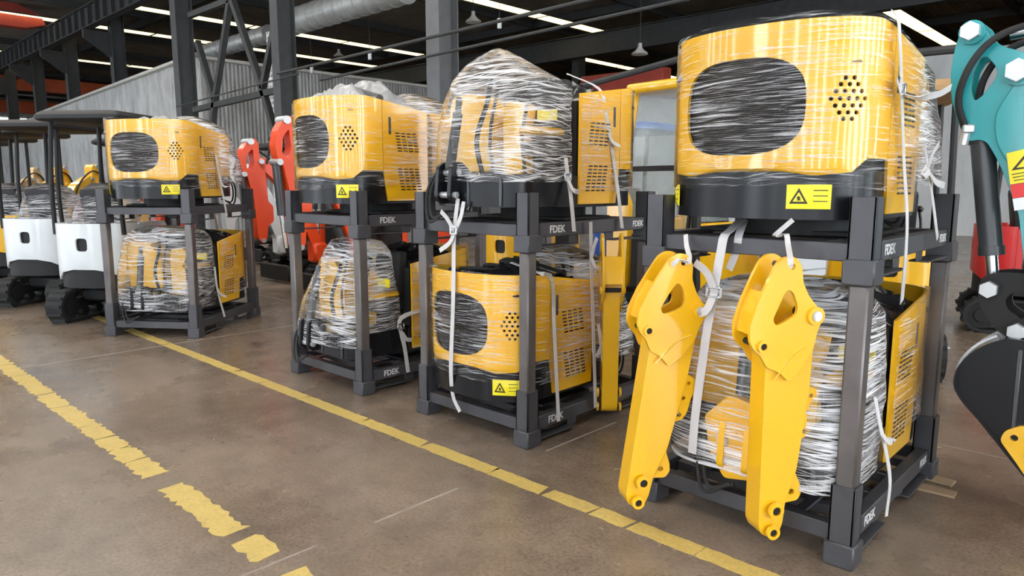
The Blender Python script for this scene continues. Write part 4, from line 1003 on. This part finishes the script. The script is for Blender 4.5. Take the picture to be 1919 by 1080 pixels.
        for y, z, r_ in ((1.72, 2.42, .05), (1.58, 2.12, .04), (1.83, 1.92, .04), (1.60, .88, .035)):
            b = MB(); b.cyl((-.095, y, z), (.095, y, z), r_, 10); b.build('pin', 'bolt', t)
        b = MB(); bucket and b.prism(roundpoly([(1.62, .84), (1.80, .90), (1.98, .76), (2.0, .58), (1.86, .42), (1.62, .30), (1.58, .34), (1.60, .6)], .04), lambda y, z, q: Vector((-.22 + q, y, z)), .44)
        if bucket: b.build('bucket', 'blackm', t)
        else: b.bar((0, 1.60, .88), (0, 1.74, .84), .12, .10, bev=.02); b.build('coupler', 'blackm', t)
        b = MB(); b.tube([(.085, 1.0, 1.3), (.09, 1.2, 1.95), (.09, 1.55, 2.3), (.09, 1.8, 2.2), (.09, 1.9, 1.9)], .016, 8, 5); b.build('hydraulic_hose', 'rubber', t)
    if boom:
        for o in kids(t):
            if o not in n_before: o.scale.z = boom; o.location.z = .6 * (1 - boom)
    return t
M['tan'] = paint('beige_enamel', (.62, .44, .22), .4)
rz = R(38)
for (u, v), c, lab, w in (((-9.45, 2.95), 'white', 'white mini excavator with black canopy, nearest of the row at left, beside the farthest stack', True),
                       ((-11.25, 2.8), 'white', 'white mini excavator with black canopy, second of the row at left', True),
                       ((-12.9, 2.72), 'yellow', 'yellow mini excavator with black canopy, third of the row at left', True),
                       ((-14.55, 2.66), 'yellow', 'yellow mini excavator with black canopy, at the left edge of the picture', False),
                       ((-16.2, 2.6), 'white', 'mini excavator with black canopy, farthest of the row at left', False)):
    mini_excavator((u, v, 0), rz, c, lab, wrapped=w, boomcol='yellow' if c == 'yellow' else 'orange' if u > -10 else 'tan', boom=.72)
mini_excavator((-14.6, 4.9, 0), R(60), 'yellow', 'yellow machine with a red-orange arm between the white row and the farthest stack', 'orange', canopy='blackm')
mini_excavator((-10.85, 6.6, 0), R(181), 'white', 'white mini excavator with white arm just right of the farthest stack', canopy='blackm', boom=.92, bucket=False)
mini_excavator((-9.25, 6.3, 0), R(181), 'orange', 'orange mini excavator with raised arm between the farthest stack and the third stack', canopy=None, boom=.86, bucket=False)
mini_excavator((-7.66, 5.95, 0), R(181), 'orange', 'orange mini excavator behind the third stack, its arm showing left of the oval grille', canopy=None, boom=.95, bucket=False)
mini_excavator((-3.6, 6.5, 0), R(174), 'yellow', 'yellow machine with a glazed cab standing in the gap between the two right-hand stacks', canopy=None, cab='yellow', boom=0)
mini_excavator((-13.9, 7.7, 0), R(181), 'dgrey', 'dark grey machine with black canopy behind the white and orange arms', canopy='blackm', boom=0)
mini_excavator((-3.62, 8.7, 0), R(160), 'white', 'white machine with a glazed cab far behind the gap, right of the yellow cab', canopy=None, cab='white', boom=0)
mini_excavator((-5.6, 6.2, 0), R(10), 'yellow', 'yellow mini excavator behind the second stack, seen under its upper frame', canopy=None, boom=0)
mini_excavator((-5.7, 8.6, 0), R(0), 'blue', 'blue machine far behind the second stack', canopy='blue', boom=0)
mini_excavator((-1.95, 6.9, 0), R(20), 'yellow', 'yellow machine with tan canopy behind the largest wrapped load', canopy='cardboard', boom=0)
mini_excavator((-1.15, 9.6, 0), R(-75), 'red', 'red mini excavator with red canopy behind the turquoise arm', canopy='red', boom=0)

# the rest of the turquoise machine, reaching in from the right of the picture
b = MB(); b.prism(roundpoly([(-.66, 2.10), (-.62, 2.20), (-.40, 2.32), (.45, 2.30), (.95, 1.85), (1.32, .75), (1.18, .62), (1.04, .72), (.74, 1.62), (.34, 2.06), (-.38, 2.06), (-.58, 2.04)], .05), lambda x, z, q: tq(x, .02 + q, z), .13); b.build('boom', 'teal', tl, 30)
b = MB(); b.box(tq(1.20, .085, .62), (.24, .22, .34), bev=.04); b.build('swing_post', 'teal', tl)
mx = mini_excavator((1.92, 4.165, 0), R(90), 'teal', 'tmp', canopy='blackm', boom=0)
for ch in kids(mx):
    ch.parent = tl; ch.matrix_basis = Matrix.Translation((2.54, 4.165 - TV, 0)) @ Matrix.Rotation(R(90), 4, 'Z') @ ch.matrix_basis
bpy.data.objects.remove(mx)

# ------------------------------------------------------------------ light
w = bpy.data.worlds.new('World'); SC.world = w; w.use_nodes = True
w.node_tree.nodes['Background'].inputs[0].default_value = (.86, .93, 1., 1); w.node_tree.nodes['Background'].inputs[1].default_value = 12.0
SC.view_settings.view_transform = 'Standard'; SC.view_settings.look = 'None'; SC.view_settings.gamma = 1
SC.view_settings.use_curve_mapping = False
SC.view_settings.exposure = 0.08
SC.cycles.use_denoising = True
SC.cycles.transparent_max_bounces = 16
SC.cycles.max_bounces = 8
bpy.context.view_layer.update()
